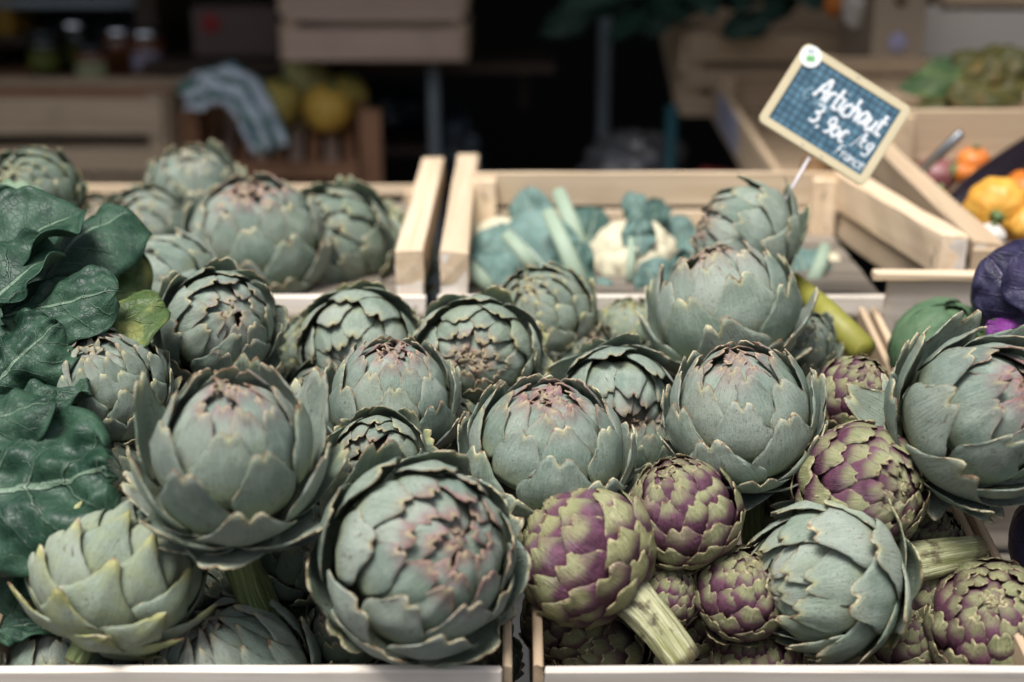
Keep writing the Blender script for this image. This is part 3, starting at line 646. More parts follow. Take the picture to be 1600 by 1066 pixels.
A('purple_big', 1070, 803, 178, 1.09, (-.35, .80, .40), 'purple artichoke between the long-stemmed one and the upright green stem', GP, pr=.5, ye=.15)
A('purple', 1345, 766, 208, 1.10, (.48, .12, .85), 'purple artichoke with its tight spiral heart facing right, behind the side-lying green one', GP, pr=.2, ye=.1, skip=5)
A('purple_big', 1333, 622, 130, 1.25, (.2, .6, .6), 'small purple artichoke at the back against the crate wall', GP, pr=.45, ye=.1)
A('purple_big', 1552, 978, 214, 1.08, (-.25, .55, .72), 'large olive and purple artichoke in the front right corner by the rim', GP, pr=.05, ye=.05, da=.08)
A('purple_big', 1158, 928, 150, 1.09, (.2, .75, .5), 'purple artichoke half hidden left of the side-lying green one', GP, pr=.1, da=.12)
A('purple', 1035, 930, 118, 1.10, (.3, .7, .5), 'shaded purple artichoke mostly covered by the long cut stem', GP, pr=.1, ye=.1)
A('purple_big', 930, 1015, 165, 1.13, (-.5, .25, .7), 'dark green and purple artichoke lying under the long cut stem at the front rim', GP, da=.65)
A('purple', 1185, 1040, 145, 1.12, (.1, .8, .5), 'purple artichoke crown just above the front rim below the side-lying green one', GP, pr=.3)
A('purple', 1412, 1000, 130, 1.12, (.2, .6, .6), 'dark purple artichoke in the shade left of the large corner one', GP, pr=.4, da=.45)
A('purple', 1450, 850, 110, 1.15, (.3, .6, .6), 'small dark purple artichoke deep beneath the long side-pointing stem', GP, pr=.4, da=.5)
# filler heads added to darken the gaps, shade painted into their bracts
GS = 'shaded artichokes of the lower layer'
for (px, py, d, z, w) in ((300, 940, 150, 1.15, 'between the pale toppled one and the thick stem'), (460, 860, 190, 1.13, 'beside the thick upright stem'), (285, 660, 150, 1.3, 'left of the big open one'), (500, 640, 150, 1.3, 'left of the tight rounded one'),
                          (700, 680, 160, 1.27, 'left of the pale smooth one'), (650, 700, 130, 1.3, 'below the rosette-faced one'), (900, 560, 130, 1.42, 'behind the one with the folded bract'), (1010, 690, 150, 1.25, 'right of the pale smooth one')):
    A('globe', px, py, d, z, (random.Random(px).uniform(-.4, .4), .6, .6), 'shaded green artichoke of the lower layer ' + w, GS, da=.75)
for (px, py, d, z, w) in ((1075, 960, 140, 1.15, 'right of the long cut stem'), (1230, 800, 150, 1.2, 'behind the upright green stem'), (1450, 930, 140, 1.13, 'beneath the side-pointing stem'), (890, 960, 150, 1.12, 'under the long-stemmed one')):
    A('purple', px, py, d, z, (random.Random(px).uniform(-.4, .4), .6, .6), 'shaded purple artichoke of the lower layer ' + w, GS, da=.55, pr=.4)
# back left crate; the first four are fillers with shade painted in
A('globe', 330, 440, 150, 1.70, (.2, .6, .6), 'shaded green artichoke low in the back left crate, under the pale round one', GR, da=.5)
A('globe', 465, 440, 160, 1.70, (.2, .6, .6), 'shaded green artichoke low in the back left crate, behind the darker layered one', GR, da=.5)
A('globe', 570, 400, 150, 1.84, (.2, .6, .6), 'shaded green artichoke at the back of the left crate beside the end boards', GR, da=.3)
A('globe', 150, 380, 150, 1.75, (.2, .6, .6), 'shaded green artichoke behind the leafy greens in the back left crate', GR, da=.4)
A('globe', 303, 308, 160, 1.78, (.0, .72, .6), 'rearmost green artichoke in the back left crate, against the slatted crate behind', GR, pr=.2)
A('globe', 228, 358, 140, 1.68, (-.3, .3, .85), 'grey-green artichoke behind the curled leaf at the left of the back crate', GR, pr=.3, da=.15)
A('shut', 402, 388, 222, 1.60, (.0, .74, .55), 'pale round green artichoke with a purple-rimmed crown, front of the back left crate', GR, pr=.7, ye=.12)
A('globe', 522, 388, 205, 1.66, (-.2, .15, .9), 'darker green artichoke with layered bracts, right of the pale round one in the back crate', GR, pr=.2, ye=.15, da=.3)
A('globe', 604, 402, 155, 1.72, (.1, .8, .3), 'green artichoke half hidden by the doubled end boards', GR, pr=.1, ye=.3)
A('pointed', 268, 446, 160, 1.46, (-.65, .45, .45), 'pale green artichoke with pointed bracts right of the yellowing leaf', GR, pr=.1, ye=.1)
A('small', 55, 306, 152, 1.58, (-.2, .35, .85), 'dark green artichoke with yellow tips above the leafy greens at the left edge', GR, pr=.1, ye=.35, da=.45)

# ------------------------------------------------------------------ leafy greens at the left
def plant(name, at, label, cat, group=None):
    return empty(name, Matrix.Translation(at), label, cat, group)
g1 = plant('leafy_cabbage', P(40, 560, 1.2), 'upper bunch of dark leafy greens with folded leaves at the left edge', 'leafy greens', 'leafy greens at the left')
def LF(par, b, t, hw, n, mat, **k): return leaf(par, P(*b), P(*t), hw, cdir(*n), M[mat], **k)
LF(g1, (40, 578, 1.135), (256, 474, 1.175), .050, (.22, .86, .5), 'collard_yellow', seed=3, droop=.10, cup=-.15, crumple=.008, ripple=.003)
LF(g1, (120, 560, 1.22), (205, 385, 1.30), .046, (.6, .45, .6), 'collard_yellow', seed=4, droop=.2, cup=-.2, crumple=.008)
LF(g1, (5, 495, 1.14), (186, 456, 1.13), .040, (-.05, .50, .85), 'collard', seed=5, droop=.14, cup=-.30, ripple=.004, crumple=.008, shape=(.42, 2.2))
LF(g1, (-25, 455, 1.20), (130, 330, 1.24), .060, (-.35, .55, .75), 'collard', seed=6, droop=.5, cup=.35, ripple=.008)
LF(g1, (70, 440, 1.24), (205, 330, 1.29), .050, (-.3, .75, .5), 'collard', seed=7, droop=.5, cup=-.5, ripple=.008, twist=.5)
LF(g1, (-40, 520, 1.16), (95, 395, 1.18), .055, (-.5, .35, .8), 'collard', seed=8, droop=.5, cup=.45, ripple=.010)
LF(g1, (-20, 620, 1.10), (95, 505, 1.12), .044, (.15, .35, .9), 'collard', seed=9, droop=.5, cup=-.5, ripple=.012, crumple=.010)
LF(g1, (-30, 400, 1.28), (60, 315, 1.30), .04, (.2, .3, .9), 'collard', seed=10, droop=.2, cup=.2, ripple=.008)
for q, (b, t, hw, n) in enumerate((((-40, 560, 1.26), (150, 480, 1.28), .065, (-.1, .5, .8)), ((-40, 480, 1.30), (120, 400, 1.32), .065, (-.2, .5, .8)), ((30, 450, 1.32), (175, 400, 1.34), .050, (.1, .5, .8)), ((-60, 660, 1.16), (60, 590, 1.20), .050, (.1, .4, .9)))):
    LF(g1, b, t, hw, n, 'collard', seed=40 + q, droop=.25, cup=-.25, ripple=.006, crumple=.009)
g2 = plant('leafy_cabbage', P(40, 780, 1.05), 'lower bunch of dark leafy greens with a broad pale-veined leaf beside the pale toppled artichoke', 'leafy greens', 'leafy greens at the left')
LF(g2, (-95, 800, 1.03), (172, 728, 1.00), .069, (.08, .42, .9), 'collard', seed=12, droop=.16, cup=-.30, ripple=.007, crumple=.019, shape=(.35, 2.6), nu=22, nv=26)
LF(g2, (-40, 660, 1.08), (140, 606, 1.09), .030, (.1, .85, .45), 'collard', seed=13, droop=.3, cup=-.6, ripple=.010, crumple=.008)
LF(g2, (-60, 690, 1.04), (85, 625, 1.04), .034, (-.1, .6, .8), 'collard', seed=14, droop=.35, cup=-.5, ripple=.010)
LF(g2, (20, 790, 1.04), (60, 965, 1.06), .045, (.35, .15, .9), 'collard', seed=15, droop=.1, cup=-.3, ripple=.012, crumple=.010)
LF(g2, (110, 700, 1.06), (85, 900, 1.08), .040, (.75, .15, .6), 'collard', seed=16, droop=.2, cup=-.3, ripple=.010, crumple=.010)
LF(g2, (-60, 760, 1.10), (120, 820, 1.12), .07, (.1, .4, .9), 'collard', seed=18, cup=-.3, ripple=.006)
LF(g2, (-60, 880, 1.09), (80, 900, 1.10), .05, (.1, .4, .9), 'collard', seed=19, cup=-.3, ripple=.006)
LF(g2, (-30, 985, 1.04), (95, 965, 1.05), .018, (0, .8, .5), 'collard', seed=17, cup=-.3, ripple=.005)
# the small serrated pale leaf above them
def toothed_leaf(base, tip, hw, n, m, label):
    base, tip = Vector(base), Vector(tip); x = (tip - base); L = x.length; x.normalize(); n = (n - x * n.dot(x)).normalized(); lat = n.cross(x); G = []
    for j in range(29):
        s = j / 28; lob = 0.72 + 0.28 * abs(math.sin(s * 13)); w = hw * lob * math.sin(math.pi * min(1, s ** 0.8 * 0.98 + 0.02)) ** 0.7 + 0.0008
        G.append([base + x * (L * (s + 0.10 * abs(t) * (1 - s))) + lat * (w * t) + n * (0.004 * math.sin(s * 6) - 0.010 * s * s - 0.004 * abs(t)) for t in [q / 5 - 1 for q in range(11)]])
    vs, fs, uv = sheet_geo(G, 0.0007); o = link('leaf', mesh('leaf', [v - np.array(base) for v in vs], fs, m, True, uv), None, Matrix.Translation(base)); return tag(o, label, 'leaf')
toothed_leaf(P(-35, 318, 1.40), P(55, 288, 1.38), .024, cdir(.1, .6, .8), M['celery'], 'small pale toothed leaf lying on the greens at the left edge')

# ------------------------------------------------------------------ cauliflowers
def cauliflower(px, py, z, r, label, leaves, stalks, seed, axis=(0, .6, .8)):
    root = empty('cauliflower', axis_frame(P(px, py, z), cdir(*axis)), label, 'cauliflower', 'cauliflowers in the back crate')
    vs, fs = [], []; rng = random.Random(seed)
    bumps = []
    for k in range(60):
        zc = 1 - 1.25 * k / 60; a = k * 2.39996; q = math.sqrt(max(0, 1 - zc * zc)); bumps.append(Vector((q * math.cos(a), q * math.sin(a), zc)))
    nu, nv = 60, 30
    for j in range(nv + 1):
        th = math.pi * 0.72 * j / nv
        for i in range(nu):
            a = 2 * math.pi * i / nu; d = Vector((math.sin(th) * math.cos(a), math.sin(th) * math.sin(a), math.cos(th)))
            m1 = max(d.dot(b) for b in bumps); f = 0.86 + 0.16 * sm(m1, 0.955, 1.0) + 0.03 * mnoise.noise(d * 14 + Vector((seed, 0, 0))) + 0.05 * mnoise.noise(d * 3 + Vector((seed, 2, 0)))
            vs.append(d * r * f)
    for j in range(nv):
        for i in range(nu):
            a, b = j * nu + i, j * nu + (i + 1) % nu; fs.append((a, a + nu, b + nu, b))
    link('curd', mesh('curd', vs, fs, M['curd']), root)
    bpy.context.view_layer.update()
    for q, (b, t, hw, n, kw) in enumerate(leaves): leaf(root, P(*b), P(*t), hw, cdir(*n), M['caul_dark' if (q * 7 + seed) % 5 < 2 else 'caul_leaf'], seed=seed * 10 + q, nu=16, nv=18, th=.0014, **kw)
    Mi = root.matrix_world.inverted()
    for (b, t, w) in stalks:
        p0, p1 = P(*b), P(*t); mid = (p0 + p1) / 2 + cdir(.2, .1, 1) * 0.004
        tube('stalk', [Mi @ p0, Mi @ mid, Mi @ p1], [w * 1.15, w, w * .85], M['stalk'], root, n=10, flat=.6)
    return root
D_ = dict(droop=.08, cup=-.12, ripple=.007, crumple=.005, shape=(.5, 2.2))
E_ = dict(droop=.45, cup=-.35, ripple=.006, crumple=.005, shape=(.5, 2.0))
cauliflower(785, 405, 1.77, .055, 'leafy cauliflower with trimmed pale stalks, left in the back centre crate',
            [((720, 480, 1.66), (775, 352, 1.72), .050, (-.5, .5, .7), D_), ((905, 475, 1.62), (790, 352, 1.68), .062, (-.1, .35, .9), D_), ((880, 470, 1.60), (905, 378, 1.63), .030, (.3, .3, .9), D_),
             ((845, 390, 1.78), (820, 296, 1.79), .032, (-.2, .3, .9), E_), ((905, 430, 1.73), (930, 325, 1.75), .042, (.3, .4, .9), E_), ((770, 490, 1.60), (850, 440, 1.60), .034, (0, .6, .8), D_),
             ((790, 480, 1.60), (735, 400, 1.62), .040, (-.3, .4, .9), E_), ((920, 460, 1.66), (940, 385, 1.70), .034, (.3, .5, .8), D_), ((740, 420, 1.80), (760, 335, 1.82), .040, (-.2, .4, .9), D_)],
            [((907, 445, 1.59), (856, 330, 1.63), .0105), ((908, 395, 1.69), (872, 298, 1.73), .0110), ((834, 418, 1.60), (790, 366, 1.62), .0085), ((728, 416, 1.59), (768, 452, 1.58), .010)], 2, (-.2, .5, .85))
cauliflower(988, 420, 1.69, .062, 'white cauliflower with a parted curd and small curled leaves, centre of the back crate',
            [((1060, 480, 1.60), (1000, 412, 1.59), .030, (.1, .5, .9), D_), ((1110, 480, 1.62), (1052, 402, 1.61), .034, (.3, .4, .9), D_), ((1000, 400, 1.63), (996, 342, 1.64), .022, (-.1, .4, 1), D_),
             ((1010, 362, 1.72), (982, 300, 1.73), .018, (-.2, .5, .8), E_), ((1010, 365, 1.72), (1034, 312, 1.74), .018, (.3, .5, .8), E_),
             ((1040, 420, 1.76), (1072, 338, 1.76), .032, (.3, .5, .8), E_), ((930, 430, 1.80), (905, 340, 1.82), .035, (-.2, .3, .9), E_), ((960, 490, 1.60), (915, 440, 1.60), .022, (-.2, .5, .9), D_)],
            [((984, 440, 1.605), (986, 372, 1.62), .0050)], 3, (-.05, .55, .85))
cauliflower(1085, 425, 1.80, .055, 'cauliflower with ragged blue-green leaves, behind the artichoke lying on its side', [((1090, 480, 1.68), (1075, 372, 1.72), .045, (-.1, .4, .9), D_), ((1150, 480, 1.70), (1170, 390, 1.74), .050, (.2, .4, .9), D_),
             ((1180, 480, 1.68), (1235, 385, 1.72), .045, (.3, .4, .9), D_), ((1200, 490, 1.64), (1270, 440, 1.66), .040, (.1, .6, .7), D_)], [((1120, 450, 1.66), (1140, 370, 1.70), .008)], 7)
cauliflower(1275, 445, 1.72, .045, 'cauliflower mostly hidden behind the heap, one pale stalk standing up by the crate end',
            [((1275, 470, 1.64), (1245, 388, 1.66), .034, (-.1, .4, .9), D_), ((1230, 470, 1.63), (1305, 430, 1.66), .03, (.1, .6, .7), D_)],
            [((1268, 445, 1.62), (1290, 384, 1.66), .0085)], 4)

# ------------------------------------------------------------------ yellow stalk, cabbages
yst = empty('cut_stalk', axis_frame(P(1238, 440, 1.47), P(1348, 548, 1.37) - P(1238, 440, 1.47)), 'thick yellow-green cut stalk lying between the heap and the back crate', 'stalk')
Ls = (P(1348, 548, 1.37) - P(1238, 440, 1.47)).length
tube('stalk_body', [(0, 0, 0), (0, .002, Ls * .5), (0, 0, Ls)], [.011, .014, .0155], M['yellow_stalk'], yst, n=14)
tube('cut_end', [(0, 0, Ls - .004), (0, 0, Ls + .003)], [.0150, .0115], M['yellow_stalk'], yst, n=14)
def cabbage(px, py, z, r, label, matn, seed, axis, extra=()):
    c = P(px, py, z); root = empty('cabbage', axis_frame(c, cdir(*axis)), label, 'cabbage')
    vs, fs = blob_geo(r * .93, r * .93, r * .93, seed, .03, 3); link('head', mesh('head', vs, fs, M[matn]), root)
    bpy.context.view_layer.update(); rng = random.Random(seed)
    for k in range(9):   # wrapper leaves laid over the head
        az = k * 2.4 + seed; G = []
        ph = rng.uniform(0, 6)
        for j in range(15):
            s = j / 14; th = 2.5 - 2.25 * s
            w = 1.05 * math.sin(math.pi * (0.12 + 0.76 * s)) ** 0.7
            row = []
            for i in range(13):
                t = i / 6 - 1; a = az + t * w * (1.0 if math.sin(th) > .5 else 1.0)
                rr = r * (0.985 + 0.012 * k * .3 + (0.28 if k > 5 else 0.06) * max(0, s - .62) + 0.012 * math.sin(ph + s * 14) * abs(t) + 0.018 * mnoise.noise(Vector((t * 2, s * 4, k + seed))) + 0.020 * mnoise.noise(Vector((t * 5, s * 9, k + seed))) + (0.030 if matn == 'savoy' else 0.006) * abs(mnoise.noise(Vector((t * 9, s * 16, k + seed)))) - 0.012 * math.exp(-(t / .1) ** 2))
                row.append((rr * math.sin(th) * math.cos(a), rr * math.sin(th) * math.sin(a), rr * math.cos(th)))
            G.append(row)
        vs, fs, uv = sheet_geo(G, .0016); link('leaf', mesh('leaf', vs, fs, M[matn], True, uv), root)
    for q, (b, t, hw, n, mt) in enumerate(extra): leaf(root, P(*b), P(*t), hw, cdir(*n), M[mt], seed=seed + q, droop=.3, cup=-.4, ripple=.006, th=.0014)
    return root
cabbage(1612, 462, 1.30, .055, 'dark blue-purple cabbage with a bright magenta outer leaf at the right edge', 'red_cabbage', 5, (.1, .5, .8),
        [((1655, 560, 1.24), (1540, 508, 1.24), .026, (-.2, .5, .8), 'magenta_leaf'), ((1640, 540, 1.235), (1545, 400, 1.26), .040, (-.5, .4, .7), 'red_cabbage'), ((1670, 520, 1.23), (1590, 395, 1.235), .036, (.0, .5, .8), 'red_cabbage'), ((1530, 545, 1.25), (1560, 505, 1.25), .014, (-.3, .4, .8), 'chard_green')])
cabbage(1470, 548, 1.36, .050, 'green crinkled cabbage in the right crate, half behind the big spreading artichoke', 'savoy', 8, (.1, .7, .6))

cabbage(1688, 850, 1.12, .055, 'dark purple cabbage barely showing below the big spreading artichoke at the right edge', 'red_cabbage', 15, (.1, .7, .6))

# ------------------------------------------------------------------ price sign
M['sign_frame'] = mat_plain('cream_sign_frame', (0.56, 0.48, 0.31), 0.55, 0.08, 30)
def mat_slate():
    m, nt, b = mk('gridded_blue_slate'); t = tex(nt); x, y, z = sep(nt, t['Object'])
    def ln(c): return sst(nt, mth(nt, 'ABSOLUTE', mth(nt, 'SUBTRACT', mth(nt, 'FRACT', mth(nt, 'MULTIPLY', c, 1 / 0.0080)), 0.5)), 0.33, 0.42)
    g = mth(nt, 'MAXIMUM', ln(x), ln(y))
    n = noi(nt, t['Object'], 55.0, 4, 0.6); n2 = noi(nt, t['Object'], 240.0, 3, 0.6)
    c = mix(nt, sst(nt, n, 0.35, 0.7), (0.028, 0.095, 0.150), (0.080, 0.190, 0.265))
    c = mix(nt, sst(nt, n2, 0.5, 0.75, 0, 0.3), c, (0.20, 0.30, 0.38))
    c = mix(nt, mth(nt, 'MULTIPLY', g, 0.7), c, (0.006, 0.018, 0.03))
    put(nt, b.inputs['Base Color'], c); b.inputs['Roughness'].default_value = 0.6
    return m
M['slate'] = mat_slate()
M['chalk'] = mat_plain('chalk_paint', (0.66, 0.69, 0.71), 0.85, 0.32, 320)
M['chalk_faint'] = mat_plain('worn_chalk', (0.24, 0.36, 0.43), 0.9, 0.2, 120)
M['sticker_white'] = mat_plain('white_sticker', (0.78, 0.79, 0.76), 0.5, 0.05, 80)
M['sticker_green'] = mat_plain('green_print', (0.16, 0.42, 0.17), 0.5, 0.1, 80)
ZS = 1.42
tl, tr, br_, bl = P(1258, 64, ZS), P(1424, 170, ZS), P(1350, 293, ZS), P(1184, 190, ZS)
sx = ((tr - tl) + (br_ - bl)).normalized(); sy = ((tl - bl) + (tr - br_)); sy = (sy - sx * sy.dot(sx)).normalized()
SW = ((tr - tl).length + (br_ - bl).length) / 2; SH = ((tl - bl).length + (tr - br_).length) / 2
cen = (tl + tr + br_ + bl) / 4
sign = empty('price_sign', frame(cen, sx, sy, sx.cross(sy)), 'blue gridded slate price sign with white chalk writing, stuck into the top artichoke', 'sign')
def rrect(w, h, r, n=6):
    out = []
    for cx, cy, a0 in ((w / 2 - r, h / 2 - r, 0), (-w / 2 + r, h / 2 - r, 90), (-w / 2 + r, -h / 2 + r, 180), (w / 2 - r, -h / 2 + r, 270)):
        for k in range(n + 1):
            a = R(a0 + 90 * k / n); out.append((cx + r * math.cos(a), cy + r * math.sin(a)))
    return out
def ring_mesh(outer, inner, z0, z1, bev):
    n = len(outer); vs = []
    L = [(outer, z0), (outer, z1 - bev), ([(x * (1 - bev / (SW / 2)), y * (1 - bev / (SH / 2))) for x, y in outer], z1), ([(x * 1.01, y * 1.01) for x, y in inner], z1), (inner, z1 - bev), (inner, z0)]
    for pr, z in L: vs += [(x, y, z) for x, y in pr]
    fs = []
    for k in range(len(L)):
        a, b = k * n, ((k + 1) % len(L)) * n
        for i in range(n): fs.append((a + i, a + (i + 1) % n, b + (i + 1) % n, b + i))
    return vs, fs
FW = SW * 0.068
vs, fs = ring_mesh(rrect(SW, SH, SW * .055), rrect(SW - 2 * FW, SH - 2 * FW, SW * .008), -.0022, .0022, .0006)
link('frame', mesh('frame', vs, fs, M['sign_frame'], False), sign)
sw_, sh_ = SW - 2 * FW - .0002, SH - 2 * FW - .0002
vs = [(x, y, z) for z in (-.0012, .0010) for x, y in ((-sw_ / 2, -sh_ / 2), (sw_ / 2, -sh_ / 2), (sw_ / 2, sh_ / 2), (-sw_ / 2, sh_ / 2))]
link('slate_panel', mesh('slate_panel', vs, [(3, 2, 1, 0), (4, 5, 6, 7), (0, 1, 5, 4), (1, 2, 6, 5), (2, 3, 7, 6), (3, 0, 4, 7)], M['slate'], False), sign)
GLY = {  # strokes in a unit box: x to the right, y up, x-height 0.6
    'A': [[(0, 0), (.12, .45), (.30, .95), (.42, 1), (.48, .8), (.5, .4), (.55, 0)], [(.08, .36), (.3, .42), (.56, .36)]], 'r': [[(.02, .6), (.08, .3), (.08, 0)], [(.08, .35), (.2, .58), (.36, .58)]],
    't': [[(.2, 1.0), (.17, .5), (.2, .08), (.34, .02), (.44, .1)], [(0, .62), (.2, .64), (.42, .66)]], 'i': [[(.1, .6), (.1, .2), (.18, .02), (.28, .08)], [(.1, .85), (.11, .87)]],
    'c': [[(.42, .5), (.28, .6), (.1, .5), (.04, .28), (.12, .06), (.3, 0), (.44, .1)]], 'h': [[(.08, 1.0), (.08, .5), (.06, 0)], [(.07, .3), (.22, .56), (.36, .5), (.4, .2), (.44, 0)]],
    'a': [[(.42, .52), (.26, .6), (.08, .46), (.04, .2), (.14, .02), (.3, .08), (.42, .4)], [(.43, .58), (.42, .2), (.52, .02)]], 'u': [[(.06, .6), (.06, .2), (.16, .02), (.32, .08), (.42, .35)], [(.44, .6), (.43, .2), (.52, .02)]],
    '3': [[(.06, .92), (.26, 1), (.42, .84), (.34, .62), (.18, .54), (.38, .46), (.46, .24), (.32, .02), (.08, .06)]], ',': [[(.12, .08), (.12, 0), (.04, -.16)]],
    '9': [[(.44, .84), (.26, 1), (.08, .86), (.08, .62), (.24, .5), (.42, .64), (.45, .86), (.42, .4), (.3, .06), (.1, .0)]], '0': [[(.26, .66), (.08, .5), (.06, .18), (.22, 0), (.4, .12), (.42, .44), (.26, .66)]],
    'E': [[(.5, .66), (.3, .7), (.14, .5), (.12, .2), (.3, 0), (.5, .06)], [(0, .44), (.36, .46)], [(0, .26), (.34, .28)]], '/': [[(.0, -.1), (.15, .5), (.32, 1.1)]], 'k': [[(.06, 1), (.06, 0)], [(.34, .6), (.08, .28), (.38, 0)]],
    'g': [[(.4, .52), (.24, .6), (.06, .42), (.1, .16), (.28, .14), (.4, .4)], [(.42, .6), (.42, 0), (.34, -.3), (.14, -.34), (.08, -.2)]], 'C': [[(.56, .84), (.36, 1), (.12, .8), (.04, .46), (.16, .1), (.4, 0), (.6, .16)]],
    'm': [[(.04, .6), (.06, 0)], [(.06, .35), (.18, .58), (.28, .5), (.29, 0)], [(.29, .35), (.42, .58), (.54, .48), (.56, 0)]], 's': [[(.36, .54), (.2, .6), (.08, .48), (.2, .32), (.34, .18), (.24, 0), (.06, .06)]],
    'F': [[(.08, 1), (.06, 0)], [(.08, .98), (.5, 1)], [(.07, .54), (.4, .56)]], 'n': [[(.04, .6), (.06, 0)], [(.06, .35), (.22, .58), (.36, .48), (.38, 0)]], 'e': [[(.06, .3), (.4, .36), (.34, .56), (.16, .58), (.05, .3), (.16, .02), (.42, .08)]]}
ADV = {'A': .66, 'r': .40, 't': .44, 'i': .28, 'c': .48, 'h': .54, 'a': .54, 'u': .54, ',': .26, 'C': .68, 'm': .66, '/': .36, 'F': .54, 'E': .58}
def smooth_stroke(pts, n=5):
    if len(pts) < 3: return pts
    P0 = [pts[0]] + pts + [pts[-1]]; out = []
    for i in range(1, len(P0) - 2):
        a, b, c, d = [np.array(P0[i + q]) for q in (-1, 0, 1, 2)]
        for k in range(n):
            t = k / n; out.append(tuple(0.5 * ((2 * b) + (c - a) * t + (2 * a - 5 * b + 4 * c - d) * t * t + (3 * b - a - 3 * c + d) * t ** 3)))
    out.append(pts[-1]); return out
def write(text, x, y, h, rad, m, name, slant=.12, z=.0012, wx=1.0):
    """x, y: share of the sign from its upper left corner (baseline)"""
    vs, fs = [], []; cx = (x - .5) * SW; cy = (.5 - y) * SH; rng = random.Random(len(text))
    for ch in text:
        if ch == ' ': cx += h * .4; continue
        dy = rng.uniform(-.05, .05) * h
        for stk in GLY[ch]:
            p = [Vector((cx + (q[0] + slant * q[1]) * h * wx, cy + dy + q[1] * h, z)) for q in smooth_stroke(stk)]
            v, f, _ = tube_geo(p, [rad * (1 + .18 * math.sin(i * 1.3)) for i in range(len(p))], 8)
            v = [Vector((a.x, a.y, z + (a.z - z) * (0.0006 / rad))) for a in v]
            o = len(vs); vs += v; fs += [tuple(i + o for i in q) for q in f]
        cx += ADV.get(ch, .52) * h * wx
    link(name, mesh(name, vs, fs, m), sign)
write('Artichaut', .275, .455, .0235, .0020, M['chalk'], 'chalk_word', wx=.80)
write('3', .33, .690, .0205, .0019, M['chalk'], 'chalk_price'); write(',', .42, .70, .018, .0014, M['chalk'], 'chalk_price')
write('90E', .48, .715, .0180, .0017, M['chalk'], 'chalk_price', wx=.9)
write('/', .735, .68, .018, .0006, M['chalk'], 'chalk_slash'); write('kg', .785, .665, .0165, .0012, M['chalk'], 'chalk_unit', wx=.9)
write('France', .66, .86, .0115, .0007, M['chalk'], 'chalk_note')
write('C', .195, .52, .0125, .0008, M['chalk_faint'], 'chalk_note'); write('amus', .30, .525, .0095, .0006, M['chalk_faint'], 'chalk_note')
write('c', .86, .30, .011, .0006, M['chalk_faint'], 'chalk_note')
def disc(r, z0, z1, n=28): return lathe_geo([(r, z0), (r, z1)], n)
vs, fs = disc(SW * .088, .0022, .0027); st = link('round_sticker', mesh('round_sticker', vs, fs, M['sticker_white'], False), sign, Matrix.Translation((-SW * .5 + SW * .092, SH * .5 - SH * .115, 0)))
sg = SW * .034
vs = [(x, y, z) for z in (.0027, .0030) for x, y in ((-sg, -sg * 1.15), (sg, -sg * 1.15), (sg, sg * .35), (sg * .4, sg * .1), (0, sg * .4), (-sg * .4, sg * .1), (-sg, sg * .35))]
link('green_mark', mesh('green_mark', vs, [tuple(range(7, 14))] + [(i, (i + 1) % 7, 7 + (i + 1) % 7, 7 + i) for i in range(7)], M['sticker_green'], False), st, Matrix.Rotation(R(28), 4, 'Z'))
vs, fs = [], []
for k in range(3):
    y = sg * (.75 + .42 * k); a = [(-sg * .8, y), (sg * .8, y), (sg * .8, y + sg * .16), (-sg * .8, y + sg * .16)]; o = len(vs)
    vs += [(x, y2, .0030) for x, y2 in a]; fs.append((o, o + 1, o + 2, o + 3))
link('print_lines', mesh('print_lines', vs, fs, M['chalk_faint'], False), st, Matrix.Rotation(R(28), 4, 'Z'))
for (x, y) in ((.0, .465), (-.09, -.465), (.09, -.465)):
    vs, fs = disc(.0011, .0022, .0026, 12); link('screw', mesh('screw', vs, fs, M['metal'], False), sign, Matrix.Translation((x * SW, y * SH, 0)))
Mi = sign.matrix_world.inverted(); r0, r1 = Mi @ P(1270, 238, ZS), Mi @ P(1205, 345, ZS + .02)
r0.z = r1.z = -.0036
tube('rod', [r0, r0.lerp(r1, .5), r1], .0017, M['rod'], sign, n=10)

# wire staples on the crate timber
M['staple'] = mat_plain('dull_staple_wire', (0.16, 0.15, 0.14), .5, .1, 30, .8)
stv, stf, _ = tube_geo([(-.005, 0, -.0008), (-.005, 0, .0006), (0, 0, .0009), (.005, 0, .0006), (.005, 0, -.0008)], .0006, 6)
st_me = mesh('staple', stv, stf, M['staple'])
for root in [o for o in bpy.data.objects if o.name.startswith('wooden_crate') and o.parent is None]:
    for ch in list(root.children):
        nm = ch.name.split('.')[0]
        if nm in ('corner_post', 'front_lip', 'end_board', 'rear_board') or (nm == 'plank' and ch.data.materials[0] == M['white_wood']):
            xs = [v.co.x for v in ch.data.vertices]; ys = [v.co.y for v in ch.data.vertices]; zs = [v.co.z for v in ch.data.vertices]
            rq = random.Random(len(ch.name) + int(xs[0] * 1e4))
            for sgn in (-1, 1):
                if nm == 'end_board': 
                    for zz in (1, -1): link('staple', st_me, ch, Matrix.Translation((sgn * (max(xs) - .016), rq.uniform(-.3, .3) * max(ys), zz * (max(zs) + .0004))) @ (Matrix.Identity(4) if zz > 0 else Matrix.Rotation(math.pi, 4, 'X')) @ Matrix.Rotation(rq.uniform(.6, 2.2), 4, 'Z'))
                else:
                    for zz in (1, -1): link('staple', st_me, ch, Matrix.Translation((sgn * (max(xs) - rq.uniform(.012, .02)), rq.uniform(-.35, .35) * max(ys), zz * (max(zs) + .0004))) @ (Matrix.Identity(4) if zz > 0 else Matrix.Rotation(math.pi, 4, 'X')) @ Matrix.Rotation(rq.uniform(-.9, .9), 4, 'Z'))

